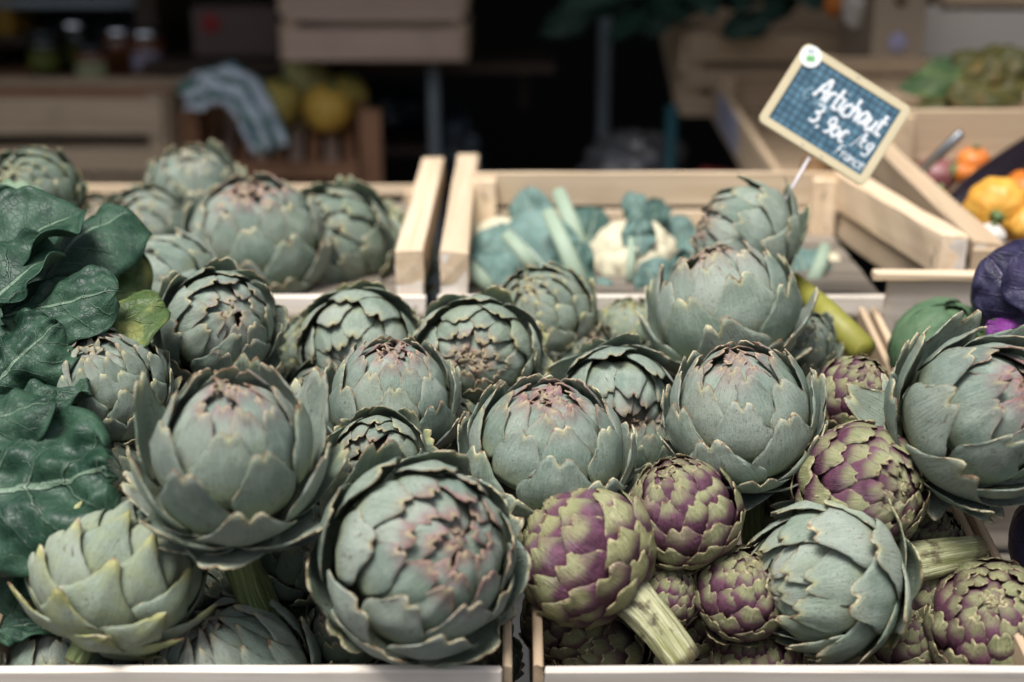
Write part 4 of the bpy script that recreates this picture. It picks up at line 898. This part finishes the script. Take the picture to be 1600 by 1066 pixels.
def mat_skin(name, c1, c2, fleck, rough=.45, amt=.5, k=1.0):
    m, nt, b = mk(name); t = tex(nt); oi = oinfo(nt); r = mth(nt, 'MULTIPLY', oi['Random'], 30.0)
    n = noi(nt, t['Object'], 26.0 * k, 5, .65, w=r); n2 = noi(nt, t['Object'], 150.0 * k, 3, .6, w=r); n3 = noi(nt, t['Object'], 55.0 * k, 5, .7, w=r)
    c = mix(nt, sst(nt, n, .35, .68), c1, c2); c = mix(nt, sst(nt, n3, .55, .70, 0, amt), c, fleck); c = mix(nt, sst(nt, n2, .62, .72, 0, amt * .8), c, tuple(min(1, x * 1.6 + .05) for x in c2))
    put(nt, b.inputs['Base Color'], c); put(nt, b.inputs['Roughness'], sst(nt, n3, .3, .7, rough - .08, rough + .12)); b.inputs['Specular IOR Level'].default_value = .45
    bump(nt, b, mth(nt, 'ADD', n3, mth(nt, 'MULTIPLY', n2, .5)), .35, .003); return m
# ------------------------------------------------------------------ squashes, aubergine and roots in the right back crate
GQ = 'vegetables in the right back crate'
M['squash'] = mat_skin('orange_yellow_squash', (0.60, 0.27, 0.035), (0.70, 0.40, 0.07), (0.32, 0.30, 0.07), .42, .55)
M['orange'] = mat_skin('orange_root', (0.52, 0.13, 0.015), (0.66, 0.22, 0.03), (0.40, 0.22, 0.06), .45, .4)
M['red_onion'] = mat_skin('dusky_red_skin', (0.17, 0.05, 0.055), (0.32, 0.13, 0.115), (0.34, 0.22, 0.14), .42, .6)
M['white_root'] = mat_plain('white_root', (0.62, 0.56, 0.50), 0.6, 0.1, 30)
M['aubergine'] = mat_plain('black_aubergine', (0.012, 0.008, 0.012), 0.35, 0.2, 20, spec=0.35)
M['calyx'] = mat_plain('green_calyx', (0.10, 0.15, 0.05), 0.6, 0.2, 30)
def veg(name, label, cat, px, py, z, r, m, sq=1.0, ax=(0, .8, .5), ribs=0, ribamp=0.0, dim=0.0, seed=1, stalk=None, group=GQ, amp=.04):
    root = empty(name, axis_frame(P(px, py, z), cdir(*ax)), label, cat, group)
    vs, fs = blob_geo(r, r, r * sq, seed, amp * 1.6, 2, ribs, ribamp, dimple=dim, nu=40, nv=22, octs=4); link('flesh', mesh('flesh', vs, fs, M[m]), root)
    if stalk: tube('stalk', [(0, 0, r * sq * .8), (r * .05, 0, r * sq * 1.05), (r * .15, 0, r * sq * 1.25)], [r * .22, r * .14, r * .16], M[stalk], root, n=10)
    return root
veg('squash', 'big round orange-yellow squash in the right back crate, nearest the rim', 'squash', 1557, 328, 1.64, .040, 'squash', .85, (-.35, -.3, .85), 10, .05, .12, 2, 'calyx')
veg('squash', 'smaller orange squash left of the big one, beside the crate wall', 'squash', 1452, 325, 1.76, .031, 'squash', .9, (.2, .7, .5), 10, .04, .1, 3, 'calyx')
veg('squash', 'yellow squash mostly hidden under the big round one', 'squash', 1506, 352, 1.70, .026, 'squash', .9, (.2, .7, .5), 8, .04, .1, 4, 'calyx')
veg('onion', 'dusky red onion in front of the aubergine', 'onion', 1484, 352, 1.63, .0185, 'red_onion', .9, seed=5, stalk='white_root')
veg('onion', 'red onion far back in the right crate, left of the aubergine', 'onion', 1478, 232, 1.98, .030, 'red_onion', .9, seed=6, stalk='white_root')
veg('onion', 'pinkish onion at the back of the right crate behind the aubergine', 'onion', 1552, 232, 2.0, .028, 'red_onion', .9, seed=7, stalk='white_root')
veg('onion', 'brown onion in the shade beside the metal rod', 'onion', 1462, 275, 1.92, .030, 'red_onion', .9, seed=12, stalk='white_root')
veg('turnip', 'small white root at the front rim of the right back crate', 'turnip', 1548, 368, 1.585, .017, 'white_root', .8, seed=8, stalk='calyx')
veg('turnip', 'white-topped root peeping over the aubergine', 'turnip', 1545, 272, 1.80, .017, 'white_root', .8, seed=9, stalk='calyx')
veg('tomato', 'red-orange tomato at the right edge beside the big squash', 'tomato', 1603, 298, 1.74, .030, 'orange', .85, ribs=6, ribamp=.03, dim=.1, seed=10, stalk='calyx')
veg('pumpkin', 'small bright orange pumpkin at the right edge above the aubergine', 'pumpkin', 1600, 207, 2.0, .024, 'orange', .8, ribs=8, ribamp=.06, dim=.12, seed=11, stalk='calyx')
veg('squash', 'pale yellow squash between the big round one and the tomato', 'squash', 1590, 262, 1.84, .027, 'squash', .9, (.1, .7, .5), 9, .04, .1, 21, 'calyx')
veg('squash', 'orange squash low at the right edge beside the small white root', 'squash', 1604, 352, 1.62, .026, 'squash', .9, (.3, .6, .6), 9, .04, .1, 22, 'calyx')
veg('tomato', 'red tomato at the back of the right crate, above the carrot', 'tomato', 1520, 252, 1.94, .024, 'orange', .85, ribs=6, ribamp=.03, dim=.1, seed=23, stalk='calyx')
veg('onion', 'dark red onion at the back rim under the bunch of broad leaves', 'onion', 1515, 228, 2.02, .026, 'red_onion', .9, seed=24, stalk='white_root')
def taper(name, label, cat, p0, p1, prof, m, capm, group=GQ):
    L = (p1 - p0).length; root = empty(name, axis_frame(p0, p1 - p0), label, cat, group)
    n = len(prof); tube('flesh', [(0.004 * math.sin(3 * q / n), 0, L * q / (n - 1)) for q in range(n)], prof, M[m], root, n=16)
    tube('cap', [(0, 0, -.014), (0, 0, -.004), (0, 0, .004)], [prof[0] * .35, prof[0] * .6, prof[0] * 1.15], M[capm], root, n=10)
    return root
taper('aubergine', 'long glossy black aubergine lying diagonally across the squash crate', 'aubergine', P(1640, 205, 1.86), P(1462, 350, 1.70), [.010, .016, .020, .023, .025, .024, .019, .009], 'aubergine', 'calyx')
taper('carrot', 'orange carrot behind the aubergine', 'carrot', P(1490, 268, 1.90), P(1560, 285, 1.88), [.015, .015, .013, .011, .008, .003], 'orange', 'calyx')
rr_ = empty('metal_rod', axis_frame(P(1398, 308, 1.80), P(1503, 207, 1.74) - P(1398, 308, 1.80)), 'brushed metal sign spike standing at a slant in the squash crate', 'metal rod')
Lr = (P(1503, 207, 1.74) - P(1398, 308, 1.80)).length
tube('shaft', [(0, 0, -.03), (0, 0, Lr * .4)], [.002, .002], M['metal'], rr_, n=10); tube('sleeve', [(0, 0, Lr * .4), (0, 0, Lr * .42), (0, 0, Lr * .98), (0, 0, Lr)], [.003, .0065, .0065, .004], M['metal'], rr_, n=14)

# ------------------------------------------------------------------ the stall behind, left
def at_box(name, px0, px1, py0, py1, z, dep, m, parent=None):
    """a box whose front face fills these pixels at depth z, standing upright, dep deep"""
    a, b = P(px0, py1, z), P(px1, py0, z); w = b.x - a.x; h = (b - a).dot(cU) / math.cos(PITCH)
    c = Vector(((a.x + b.x) / 2, a.y + dep / 2, a.z + h / 2)); return c, w, h
def box_part(name, c, w, d, h, m, parent, rough=.0006, seed=1):
    """upright box; its grain runs along the longest side"""
    dims = [(w, Vector((1, 0, 0))), (d, Vector((0, 1, 0))), (h, Vector((0, 0, 1)))]; dims.sort(key=lambda q: -q[0])
    cc = Vector(c) - parent.matrix_world.translation if parent else Vector(c)
    return board(parent, cc, dims[0][1], dims[1][1], dims[0][0], dims[1][0], dims[2][0], m, name, seed=seed, rough=rough, n=4)
ZT = 3.35
# display counter with a plank top
c, w, h = at_box('x', -420, 268, 141, 160, ZT, .55, None)
ct = empty('display_counter', Vector((c.x, c.y, 0)), 'dark brown wooden counter with jars on it, at the left', 'counter')
for k in range(4): box_part('top_plank', (c.x, c.y - .275 + .55 * (k + .5) / 4, c.z), w, .55 / 4 - .003, .030, M['brown_wood'], ct, seed=k + 3)
box_part('apron', (c.x, c.y - .25, c.z - .05), w - .02, .02, .06, M['dark_wood'], ct)
for sx_ in (-1, 1):
    for sy_ in (-1, 1): box_part('leg', (c.x + sx_ * (w / 2 - .05), c.y + sy_ * .22, (c.z - .02) / 2), .05, .05, c.z - .02, M['dark_wood'], ct, seed=int(5 + sx_ + sy_))
ZTOP = c.z + .0155; YT = c.y - .275
# cabinet behind the counter
cb = empty('open_cabinet', Vector((P(150, 70, 3.95).x, YT + .62, 0)), 'dark open cabinet with a blue-grey back and pale top shelf behind the jars', 'cabinet')
x0, x1 = P(28, 70, 3.9).x, P(262, 70, 3.9).x
M['bluegrey'] = mat_plain('blue_grey_panel', (0.035, 0.05, 0.055), 0.7, 0.2, 4)
M['pale_grey'] = mat_plain('pale_grey_shelf', (0.30, 0.34, 0.35), 0.6, 0.1, 6)
zt_ = P(100, 3, 3.9).z
box_part('back_panel', ((x0 + x1) / 2, YT + .72, (ZTOP + zt_) / 2 + .2), x1 - x0, .012, zt_ - ZTOP + .4, M['bluegrey'], cb)
box_part('top_shelf', ((x0 + x1) / 2, YT + .55, zt_ + .012), x1 - x0, .32, .022, M['pale_grey'], cb)
for xx in (x0 - .03, x1 + .03): box_part('side_panel', (xx, YT + .50, (ZTOP + zt_) / 2 + .25), .055, .45, zt_ - ZTOP + .55, M['dark_wood'], cb, seed=int(xx * 10))
M['mustard'] = mat_plain('mustard_card', (0.36, 0.20, 0.02), 0.6, 0.1, 6)
c, w, h = at_box('x', -60, 22, -40, 55, 3.7, .2, None)
yb = empty('yellow_box', Vector((c.x, c.y, c.z - h / 2)), 'mustard yellow box high up at the left edge', 'box'); box_part('carton', c, w, .2, h, M['mustard'], yb); box_part('lid', (c.x, c.y, c.z + h / 2 + .008), w + .006, .206, .014, M['mustard'], yb)
box = empty('wall_shelf', Vector((c.x, c.y, c.z - h / 2 - .02)), 'dark shelf board carrying the yellow box', 'shelf'); box_part('shelf_board', (c.x - .1, c.y, c.z - h / 2 - .015), w + .5, .26, .024, M['dark_wood'], box)
box_part('bracket', (c.x, c.y + .1, c.z - h / 2 - .09), .03, .04, .12, M['dark_wood'], box)
# jars
M['lid_metal'] = mat_plain('shiny_lid', (0.62, 0.62, 0.64), 0.18, 0.05, 30, 1.0)
M['dark_lid'] = mat_plain('dull_lid', (0.05, 0.06, 0.06), 0.3, 0.05, 30, 0.6)
def jar(px, py, z, r, h, mc, label, ml, lab=None):
    p = P(px, py, z); root = empty('jar', Vector((p.x, p.y, ZTOP)), label, 'jar', 'preserve jars on the counter')
    vs, fs = lathe_geo([(r * .9, 0), (r, h * .05), (r, h * .68), (r * .93, h * .78), (r * .80, h * .84)], 24); link('glass_body', mesh('glass_body', vs, fs, M[mc]), root)
    vs, fs = lathe_geo([(r * .86, h * .83), (r * .88, h * .85), (r * .88, h * .97), (r * .80, h)], 24); link('lid', mesh('lid', vs, fs, M[ml]), root)
    if lab:
        vs, fs, uv = [], [], None
        for j in range(2):
            for k in range(11):
                a = R(-90 - 55 + 110 * k / 10); vs.append((r * 1.012 * math.cos(a), r * 1.012 * math.sin(a), h * (.16 + .40 * j)))
        fs = [(k, k + 1, k + 12, k + 11) for k in range(10)]; link('paper_label', mesh('paper_label', vs, fs, M[lab]), root)
M['amber'] = mat_plain('amber_preserve', (0.16, 0.055, 0.02), 0.12, 0.4, 40, spec=.8); M['olive'] = mat_plain('dark_olive_preserve', (0.015, 0.018, 0.008), 0.12, 0.3, 40, spec=.8)
M['lab_green'] = mat_plain('olive_paper', (0.12, 0.14, 0.02), 0.7); M['lab_cream'] = mat_plain('cream_green_paper', (0.36, 0.38, 0.20), 0.7); M['lab_lilac'] = mat_plain('lilac_paper', (0.38, 0.34, 0.42), 0.7)
jar(78, 138, 3.62, .046, .12, 'olive', 'dark jar with an olive label, leftmost on the counter', 'dark_lid', 'lab_green')
jar(150, 138, 3.50, .046, .095, 'amber', 'squat amber jar with a cream label, third from the left', 'dark_lid', 'lab_cream')
jar(126, 138, 3.72, .042, .135, 'olive', 'tall dark jar with a glinting lid behind the cream-labelled one', 'lid_metal', 'lab_green')
jar(194, 138, 3.64, .046, .125, 'amber', 'amber jar with a bright silver lid, left of the rightmost jar', 'lid_metal')
jar(236, 138, 3.58, .046, .125, 'amber', 'rightmost amber jar with a bright silver lid and lilac label', 'lid_metal', 'lab_lilac')
# crates stacked under the counter's edge
GB = 'slatted crates in the stall behind'
pc = P(-120, 345, 3.12)
slat_crate('tan slatted crate standing upright below the jars, behind the left artichokes', GB, pc, (1, 0, 0), (0, 1, 0), P(268, 345, 3.12).x - pc.x, .36, (P(0, 163, 3.12) - P(0, 345, 3.12)).dot(cU) / math.cos(PITCH), M['tan_wood'],
           front=((0.03, .18), (.23, .36), (.41, .60), (.71, 1.0)), post=.035, th=.012)
# box with a red print on a shelf
c, w, h = at_box('x', 304, 436, 18, 88, 3.5, .22, None)
M['pinkgrey'] = mat_plain('pinkish_card', (0.15, 0.10, 0.09), 0.8, 0.15, 8); M['redprint'] = mat_plain('red_print', (0.30, 0.03, 0.03), 0.7)
kb = empty('cardboard_box', Vector((c.x, c.y, c.z - h / 2)), 'pinkish grey cardboard box with a red round print, on the shelf beside the slatted crate', 'box'); box_part('carton', c, w, .22, h, M['pinkgrey'], kb)
box_part('flap', (c.x, c.y - .02, c.z + h / 2 + .004), w, .10, .004, M['pinkgrey'], kb)
vs, fs = lathe_geo([(.026, 0), (.024, .0012)], 20); link('red_print', mesh('red_print', vs, fs, M['redprint']), kb, Matrix.Translation((-w * .28, -.112, h * .68)) @ Matrix.Rotation(R(90), 4, 'X'))
c2 = (c.x + .30, c.y, c.z - h / 2 - .02)
sh = empty('wall_shelf', Vector(c2), 'dark shelf board running under the pinkish box and the slatted crate', 'shelf'); box_part('shelf_board', c2, 1.05, .42, .026, M['dark_wood'], sh)
for xx in (-.45, .45): box_part('bracket', (c2[0] + xx, c2[1] + .12, c2[2] - .08), .03, .05, .13, M['dark_wood'], sh, seed=9)
# slatted crate up on the shelf
pc = P(447, 97, 3.15); wq = P(722, 97, 3.15).x - pc.x
slat_crate('pinkish slatted crate on the shelf, cut by the top edge', GB, pc, (1, 0, 0), (0, 1, 0), wq, .34, .21, M['tan_wood'], front=((.02, .37), (.45, .76), (.84, 1.0)), post=.03, th=.012, mfront=M['pink_wood'])
def pole(px0, py0, px1, py1, z, r, m, label, cat='pole', name='metal_pole', down=True):
    a, b = P(px0, py0, z), P(px1, py1, z); b = Vector((a.x, a.y, 0.0)) if down else b
    root = empty(name, b, label, cat); tube('shaft', [(0, 0, 0.012), a - b], [r, r], M[m], root, n=16)
    vs, fs = lathe_geo([(r * 2.2, 0), (r * 2.2, .008), (r * 1.1, .014)], 18); link('foot_plate', mesh('foot_plate', vs, fs, M[m]), root)
pole(677, 99, 677, 260, 3.25, .0145, 'paint_pole', 'grey metal pole under the slatted crate on the shelf')
pole(947, -40, 947, 230, 3.6, .016, 'paint_pole', 'dim grey metal pole in the dark middle of the stall')
pole(1050, 165, 1050, 290, 2.75, .013, 'teal', 'teal painted metal trestle upright under the tilted tray', 'trestle', 'trestle')
# melon rack: two slatted trays between brown posts
zr0, zr1 = 3.15, 3.5
mr = empty('melon_rack', Vector((P(440, 340, zr0).x, P(440, 340, zr0).y, 0)), 'reddish brown wooden rack with two slatted trays, melons on the upper one', 'rack')
def bp(p, q, wv, Wd, T, m, name, seed): 
    o_ = mr.matrix_world.translation; return board(mr, (p + q) / 2 - o_, q - p, wv, (q - p).length, Wd, T, m, name, seed=seed, n=4)
for k, (px, zz) in enumerate(((292, zr0), (578, zr0), (320, zr1 + .1), (556, zr1 + .1))):
    top = P(px, 172 if zz == zr0 else 150, zz); bp(Vector((top.x, top.y, 0)), top, Vector((1, 0, 0)), .050, .035, M['brown_wood'], 'post', 50 + k)
for (yf, yb, nm) in ((250, 165, 0), (322, 258, 1)):
    fl, fr = P(310, yf, zr0), P(560, yf, zr0); bl_, br2 = P(322, yb, zr1), P(548, yb, zr1)
    bp(fl + Vector((0, -.012, -.022)), fr + Vector((0, -.012, -.022)), Vector((0, 0, 1)), .040, .018, M['brown_wood'], 'front_rail', 60 + nm)
    bp(bl_ + Vector((0, .012, -.01)), br2 + Vector((0, .012, -.01)), Vector((0, 0, 1)), .05, .018, M['brown_wood'], 'back_rail', 62 + nm)
    for k in range(9):
        s = (k + .5) / 9; bp(fl.lerp(fr, s), bl_.lerp(br2, min(1, s + .03)), Vector((1, 0, 0)), .028, .008, M['pink_wood'] if k % 2 else M['brown_wood'], 'slat', 70 + k + nm * 10)
for (pa, pb, k) in ((P(300, 200, zr0), P(322, 150, zr1 + .08), 0), (P(572, 195, zr0), P(552, 150, zr1 + .08), 1)): bp(pa, pb, Vector((0, 0, 1)), .06, .018, M['brown_wood'], 'side_rail', 90 + k)
GMel = 'yellow melons on the rack'
M['melon'] = mat_plain('yellow_melon', (0.60, 0.47, 0.11), 0.55, 0.25, 30); M['melon_green'] = mat_plain('greenish_melon', (0.40, 0.37, 0.14), 0.6, 0.25, 30); M['melon_orange'] = mat_plain('golden_melon', (0.74, 0.46, 0.08), 0.5, 0.25, 30)
for (px, py, z, r, mt, lb) in ((434, 160, 3.32, .060, 'melon', 'dull yellow melon at the left of the melon pile'), (479, 124, 3.36, .062, 'melon_green', 'greenish netted melon on top of the pile'), (511, 170, 3.24, .060, 'melon_orange', 'golden orange melon at the front of the pile'),
                            (541, 150, 3.38, .056, 'melon', 'yellow melon at the right end of the pile'), (470, 176, 3.42, .05, 'melon_green', 'shaded melon behind the front ones')):
    veg('melon', lb, 'melon', px, py, z, r, mt, .95, (.2, .7, .5), 10, .03, .06, int(px), 'calyx', GMel, .02)
# crumpled printed bag draped over the rack
def mat_bag(name, ca, cb_, cc_):
    m, nt, b = mk(name); t = tex(nt); u, v, _ = sep(nt, t['UV'])
    n = noi(nt, comb(nt, mth(nt, 'MULTIPLY', u, 5), mth(nt, 'MULTIPLY', v, 7), 0.0), 1.0, 3)
    f = mth(nt, 'FRACT', mth(nt, 'ADD', mth(nt, 'MULTIPLY', u, 2.6), mth(nt, 'MULTIPLY', n, .3)))
    c = mix(nt, sst(nt, f, .50, .56), ca, cb_); c = mix(nt, sst(nt, n, .55, .62, 0, .7), c, cc_)
    put(nt, b.inputs['Base Color'], c); b.inputs['Roughness'].default_value = .45; return m
M['bag'] = mat_bag('printed_bag', (0.68, 0.73, 0.78), (0.05, 0.17, 0.13), (0.16, 0.24, 0.36))
G = []; ctrl = [P(285, 150, 3.10), P(330, 128, 3.08), P(380, 140, 3.05), P(405, 190, 3.0), P(425, 232, 2.98)]
for j in range(29):
    s = j / 28 * (len(ctrl) - 1); k = min(int(s), len(ctrl) - 2); p = ctrl[k].lerp(ctrl[k + 1], s - k); d = (ctrl[k + 1] - ctrl[k]).normalized()
    wv = (cU * .9 + cF * .3); wv = (wv - d * wv.dot(d)).normalized(); hw = .055 - .012 * (j / 28)
    G.append([p + wv * (hw * t) + d.cross(wv) * (.034 * mnoise.noise(Vector((t * 1.5, j * .22, 0))) + .022 * mnoise.noise(Vector((t * 4, j * .5, 5)))) for t in [q / 8 - 1 for q in range(17)]])
vs, fs, uv = sheet_geo(G, .0015); bo = G[14][8]; tag(link('printed_bag', mesh('printed_bag', [np.array(v) - np.array(bo) for v in vs], fs, M['bag'], True, uv), None, Matrix.Translation(bo)), 'crumpled white and green printed bag draped over the melon rack', 'bag')
# dim bluish bags in the shade under the shelf
M['navy'] = mat_plain('dark_blue_plastic', (0.012, 0.022, 0.034), 0.3, 0.4, 8, spec=.6); M['clear_film'] = mat_plain('grey_clear_film', (0.085, 0.085, 0.09), 0.25, 0.4, 9, spec=.7)
def sack(name, px, py, z, rx, rz, m, label, seed, cat='bag'):
    p = P(px, py, z); root = empty(name, Vector((p.x, p.y, p.z - rz)), label, cat)
    vs, fs = blob_geo(rx, rx * .8, rz, seed, .30, 2.2, nu=40, nv=24, octs=4); link('bag_body', mesh('bag_body', [(x, y, z + rz) for x, y, z in vs], fs, M[m]), root)
    return root
sk = sack('plastic_bag', 610, 170, 3.75, .09, .07, 'navy', 'dim blue plastic bag in the shade right of the melons', 3)
sk2 = sack('plastic_bag', 715, 235, 3.6, .07, .10, 'navy', 'dim blue plastic bag hanging behind the grey pole', 4)
sk3 = sack('plastic_bag', 985, 262, 2.9, .115, .075, 'clear_film', 'crumpled grey clear plastic bag behind the cauliflower crate', 6)
sk4 = sack('plastic_bag', 1120, 290, 2.75, .07, .03, 'redprint', 'dark red bag low behind the cauliflower crate', 7)
zb = min(sk.matrix_world.translation.z, sk2.matrix_world.translation.z)
tb = empty('trestle_table', Vector((P(700, 240, 3.7).x, P(700, 240, 3.7).y, 0)), 'dark low trestle table in the shade carrying plastic bags', 'table')
for (pxx, zz, ztab, ww) in ((640, 3.75, sk.matrix_world.translation.z - .012, .30), (760, 3.6, sk2.matrix_world.translation.z - .012, .30), (1040, 2.85, sk3.matrix_world.translation.z - .01, .52)):
    p = P(pxx, 250, zz); box_part('table_top', (p.x, p.y, ztab), ww, .34, .02, M['dark_wood'], tb, seed=int(pxx)); 
    for dx in (-ww * .4, ww * .4): box_part('leg', (p.x + dx, p.y, ztab / 2 - .01), .035, .035, ztab - .02, M['dark_wood'], tb, seed=int(pxx + dx * 100))

# ------------------------------------------------------------------ the stall behind, right
fb, bb = P(1238, 300, 2.10), P(1092, 128, 2.85)
yd = bb - fb; 
tr1 = slat_crate('tilted slatted display tray with a lilac label on its left wall', 'tilted display trays at the right', fb - yd.normalized() * 0 - Vector((0, 0, .075)), (1, .0, .0), yd, .62, yd.length, .085, M['tan_wood'], front=((.3, 1.0),), back=((0, .45), (.55, 1.0)), side=((0, .5), (.55, 1.0)), nbot=6, th=.012, mside=M['tan_wood'])
lb = board(tr1, (-.0142, yd.length * .72, .046), (0, 1, 0), (0, 0, 1), .26, .066, .0016, mat_plain('lilac_grey_label', (0.34, 0.34, 0.44), .6, .2, 30), 'paper_label', seed=3)
GT = 'tilted display trays at the right'
p0 = P(1064, 178, 2.90)
slat_crate('upright slatted crate back leaning above the tilted tray', GT, p0, (1, 0, 0), (0, .9, .35), .58, .36, .19, M['tan_wood'], front=((.0, .24), (.34, .58), (.68, 1.0)), post=.034, th=.012)
p1_ = P(1090, 205, 2.70)
rng = random.Random(4)
M['potato'] = mat_plain('brown_potato', (0.26, 0.15, 0.07), .8, .3, 20)
for k in range(6):
    q = fb + yd * rng.uniform(.12, .62) + Vector((rng.uniform(.06, .30), 0, rng.uniform(-.045, -.03)))
    rt = empty('potato', axis_frame(q, (rng.uniform(-1, 1), rng.uniform(-1, 1), .3)), 'brown potato lying in the tilted tray behind the price sign', 'potato', 'potatoes in the tilted tray')
    vs, fs = blob_geo(.024, .027, .035, k + 20, .10, 2, nu=16, nv=10); link('skin', mesh('skin', vs, fs, M['potato']), rt)
# dark leaves lying along the top of the crates
lk = plant('leafy_leeks', P(1150, 30, 2.9), 'dark green leek leaves drooping over the crates at the top, right of centre', 'leeks')
rng = random.Random(9)
for k in range(13):
    b = (rng.uniform(960, 1340), rng.uniform(-30, 15)); e = (b[0] + rng.uniform(-190, 190), b[1] + rng.uniform(20, 62))
    LF(lk, (b[0], b[1], rng.uniform(2.75, 2.95)), (e[0], e[1], rng.uniform(2.65, 2.85)), rng.uniform(.025, .045), (rng.uniform(-.3, .3), .5, .8), 'leek', seed=200 + k, droop=.4, cup=-.4, ripple=.01, th=.0016)
# cardboard box with prints, crates and a bunch of broad leaves
M['card'] = mat_plain('tan_cardboard', (0.30, 0.235, 0.165), .85, .12, 8); M['lilac_print'] = mat_plain('lilac_print', (0.30, 0.28, 0.40), .7); M['brown_print'] = mat_plain('brown_print', (0.12, 0.07, 0.03), .7)
c, w, h = at_box('x', 1358, 1438, -30, 112, 2.55, .25, None)
kb2 = empty('cardboard_box', Vector((c.x, c.y, c.z - h / 2)), 'tan cardboard box with a brown and a lilac print, top right', 'box'); box_part('carton', c, w, .25, h, M['card'], kb2)
box_part('flap', (c.x, c.y - .07, c.z + h / 2 + .003), w, .10, .004, M['card'], kb2)
for (fz, mt, r_) in ((.72, 'brown_print', .012), (.30, 'lilac_print', .019)):
    vs, fs = lathe_geo([(r_, 0), (r_ * .92, .0012)], 20); link('print', mesh('print', vs, fs, M[mt]), kb2, Matrix.Translation((0.0, -.127, h * fz)) @ Matrix.Rotation(R(90), 4, 'X'))
pc = P(1432, 150, 2.65)
slat_crate('cream slatted crate behind the bunch of broad leaves', 'crates stacked at the top right', pc, (1, 0, 0), (0, 1, 0), .34, .30, .165, M['white_wood'], front=((0, .44), (.47, 1.0)), post=.03, th=.01, mfront=mat_plain('cream_paint', (0.62, 0.56, 0.48), .7, .08, 10))
pc2 = pc + Vector((.035, .01, .172))
slat_crate('tan slatted crate with a dark inside, topmost at the right edge', 'crates stacked at the top right', pc2, (1, 0, 0), (0, 1, 0), .34, .30, .15, M['tan_wood'], front=((0, .16), (.85, 1.0)), post=.03, th=.01)
c, w, h = at_box('x', 1316, 1372, -30, 34, 2.62, .08, None)
wb = sack('paper_bag', 1345, 6, 2.62, .036, .045, 'white_root', 'small white bag among the dark leaves at the top', 11)
veg('orange', 'orange fruit half hidden in the dark leaves at the top', 'orange', 1306, 6, 2.7, .026, 'orange', .95, seed=31, group=None, stalk='calyx')
bk = plant('leafy_bunch', P(1500, 130, 2.25), 'bunch of broad leaves, green at its left and yellowing brown at its right', 'leafy bunch')
for k, (b, e, hw, mt) in enumerate((((1585, 120, 2.24), (1405, 140, 2.18), .040, 'chard_green'), ((1590, 100, 2.28), (1440, 120, 2.24), .040, 'chard_green'), ((1580, 150, 2.20), (1430, 175, 2.16), .030, 'chard'),
                                  ((1600, 95, 2.24), (1490, 95, 2.24), .038, 'chard'), ((1560, 160, 2.2), (1590, 75, 2.2), .045, 'chard'), ((1500, 175, 2.2), (1560, 90, 2.18), .040, 'chard'), ((1600, 150, 2.16), (1480, 150, 2.14), .034, 'chard'))):
    LF(bk, b, e, hw, (-.1 + .05 * k, .5, .8), mt, seed=300 + k, droop=.3, cup=-.35, ripple=.008, th=.0016)
pc = P(1330, 205, 2.30)
slat_crate('brown slatted crate under the bunch of broad leaves, behind the price sign', 'crates stacked at the top right', pc, (1, 0, 0), (0, .95, .1), .40, .28, .065, M['tan_wood'], front=((0.1, .95),), post=.025, th=.012)
bpy.context.view_layer.update()
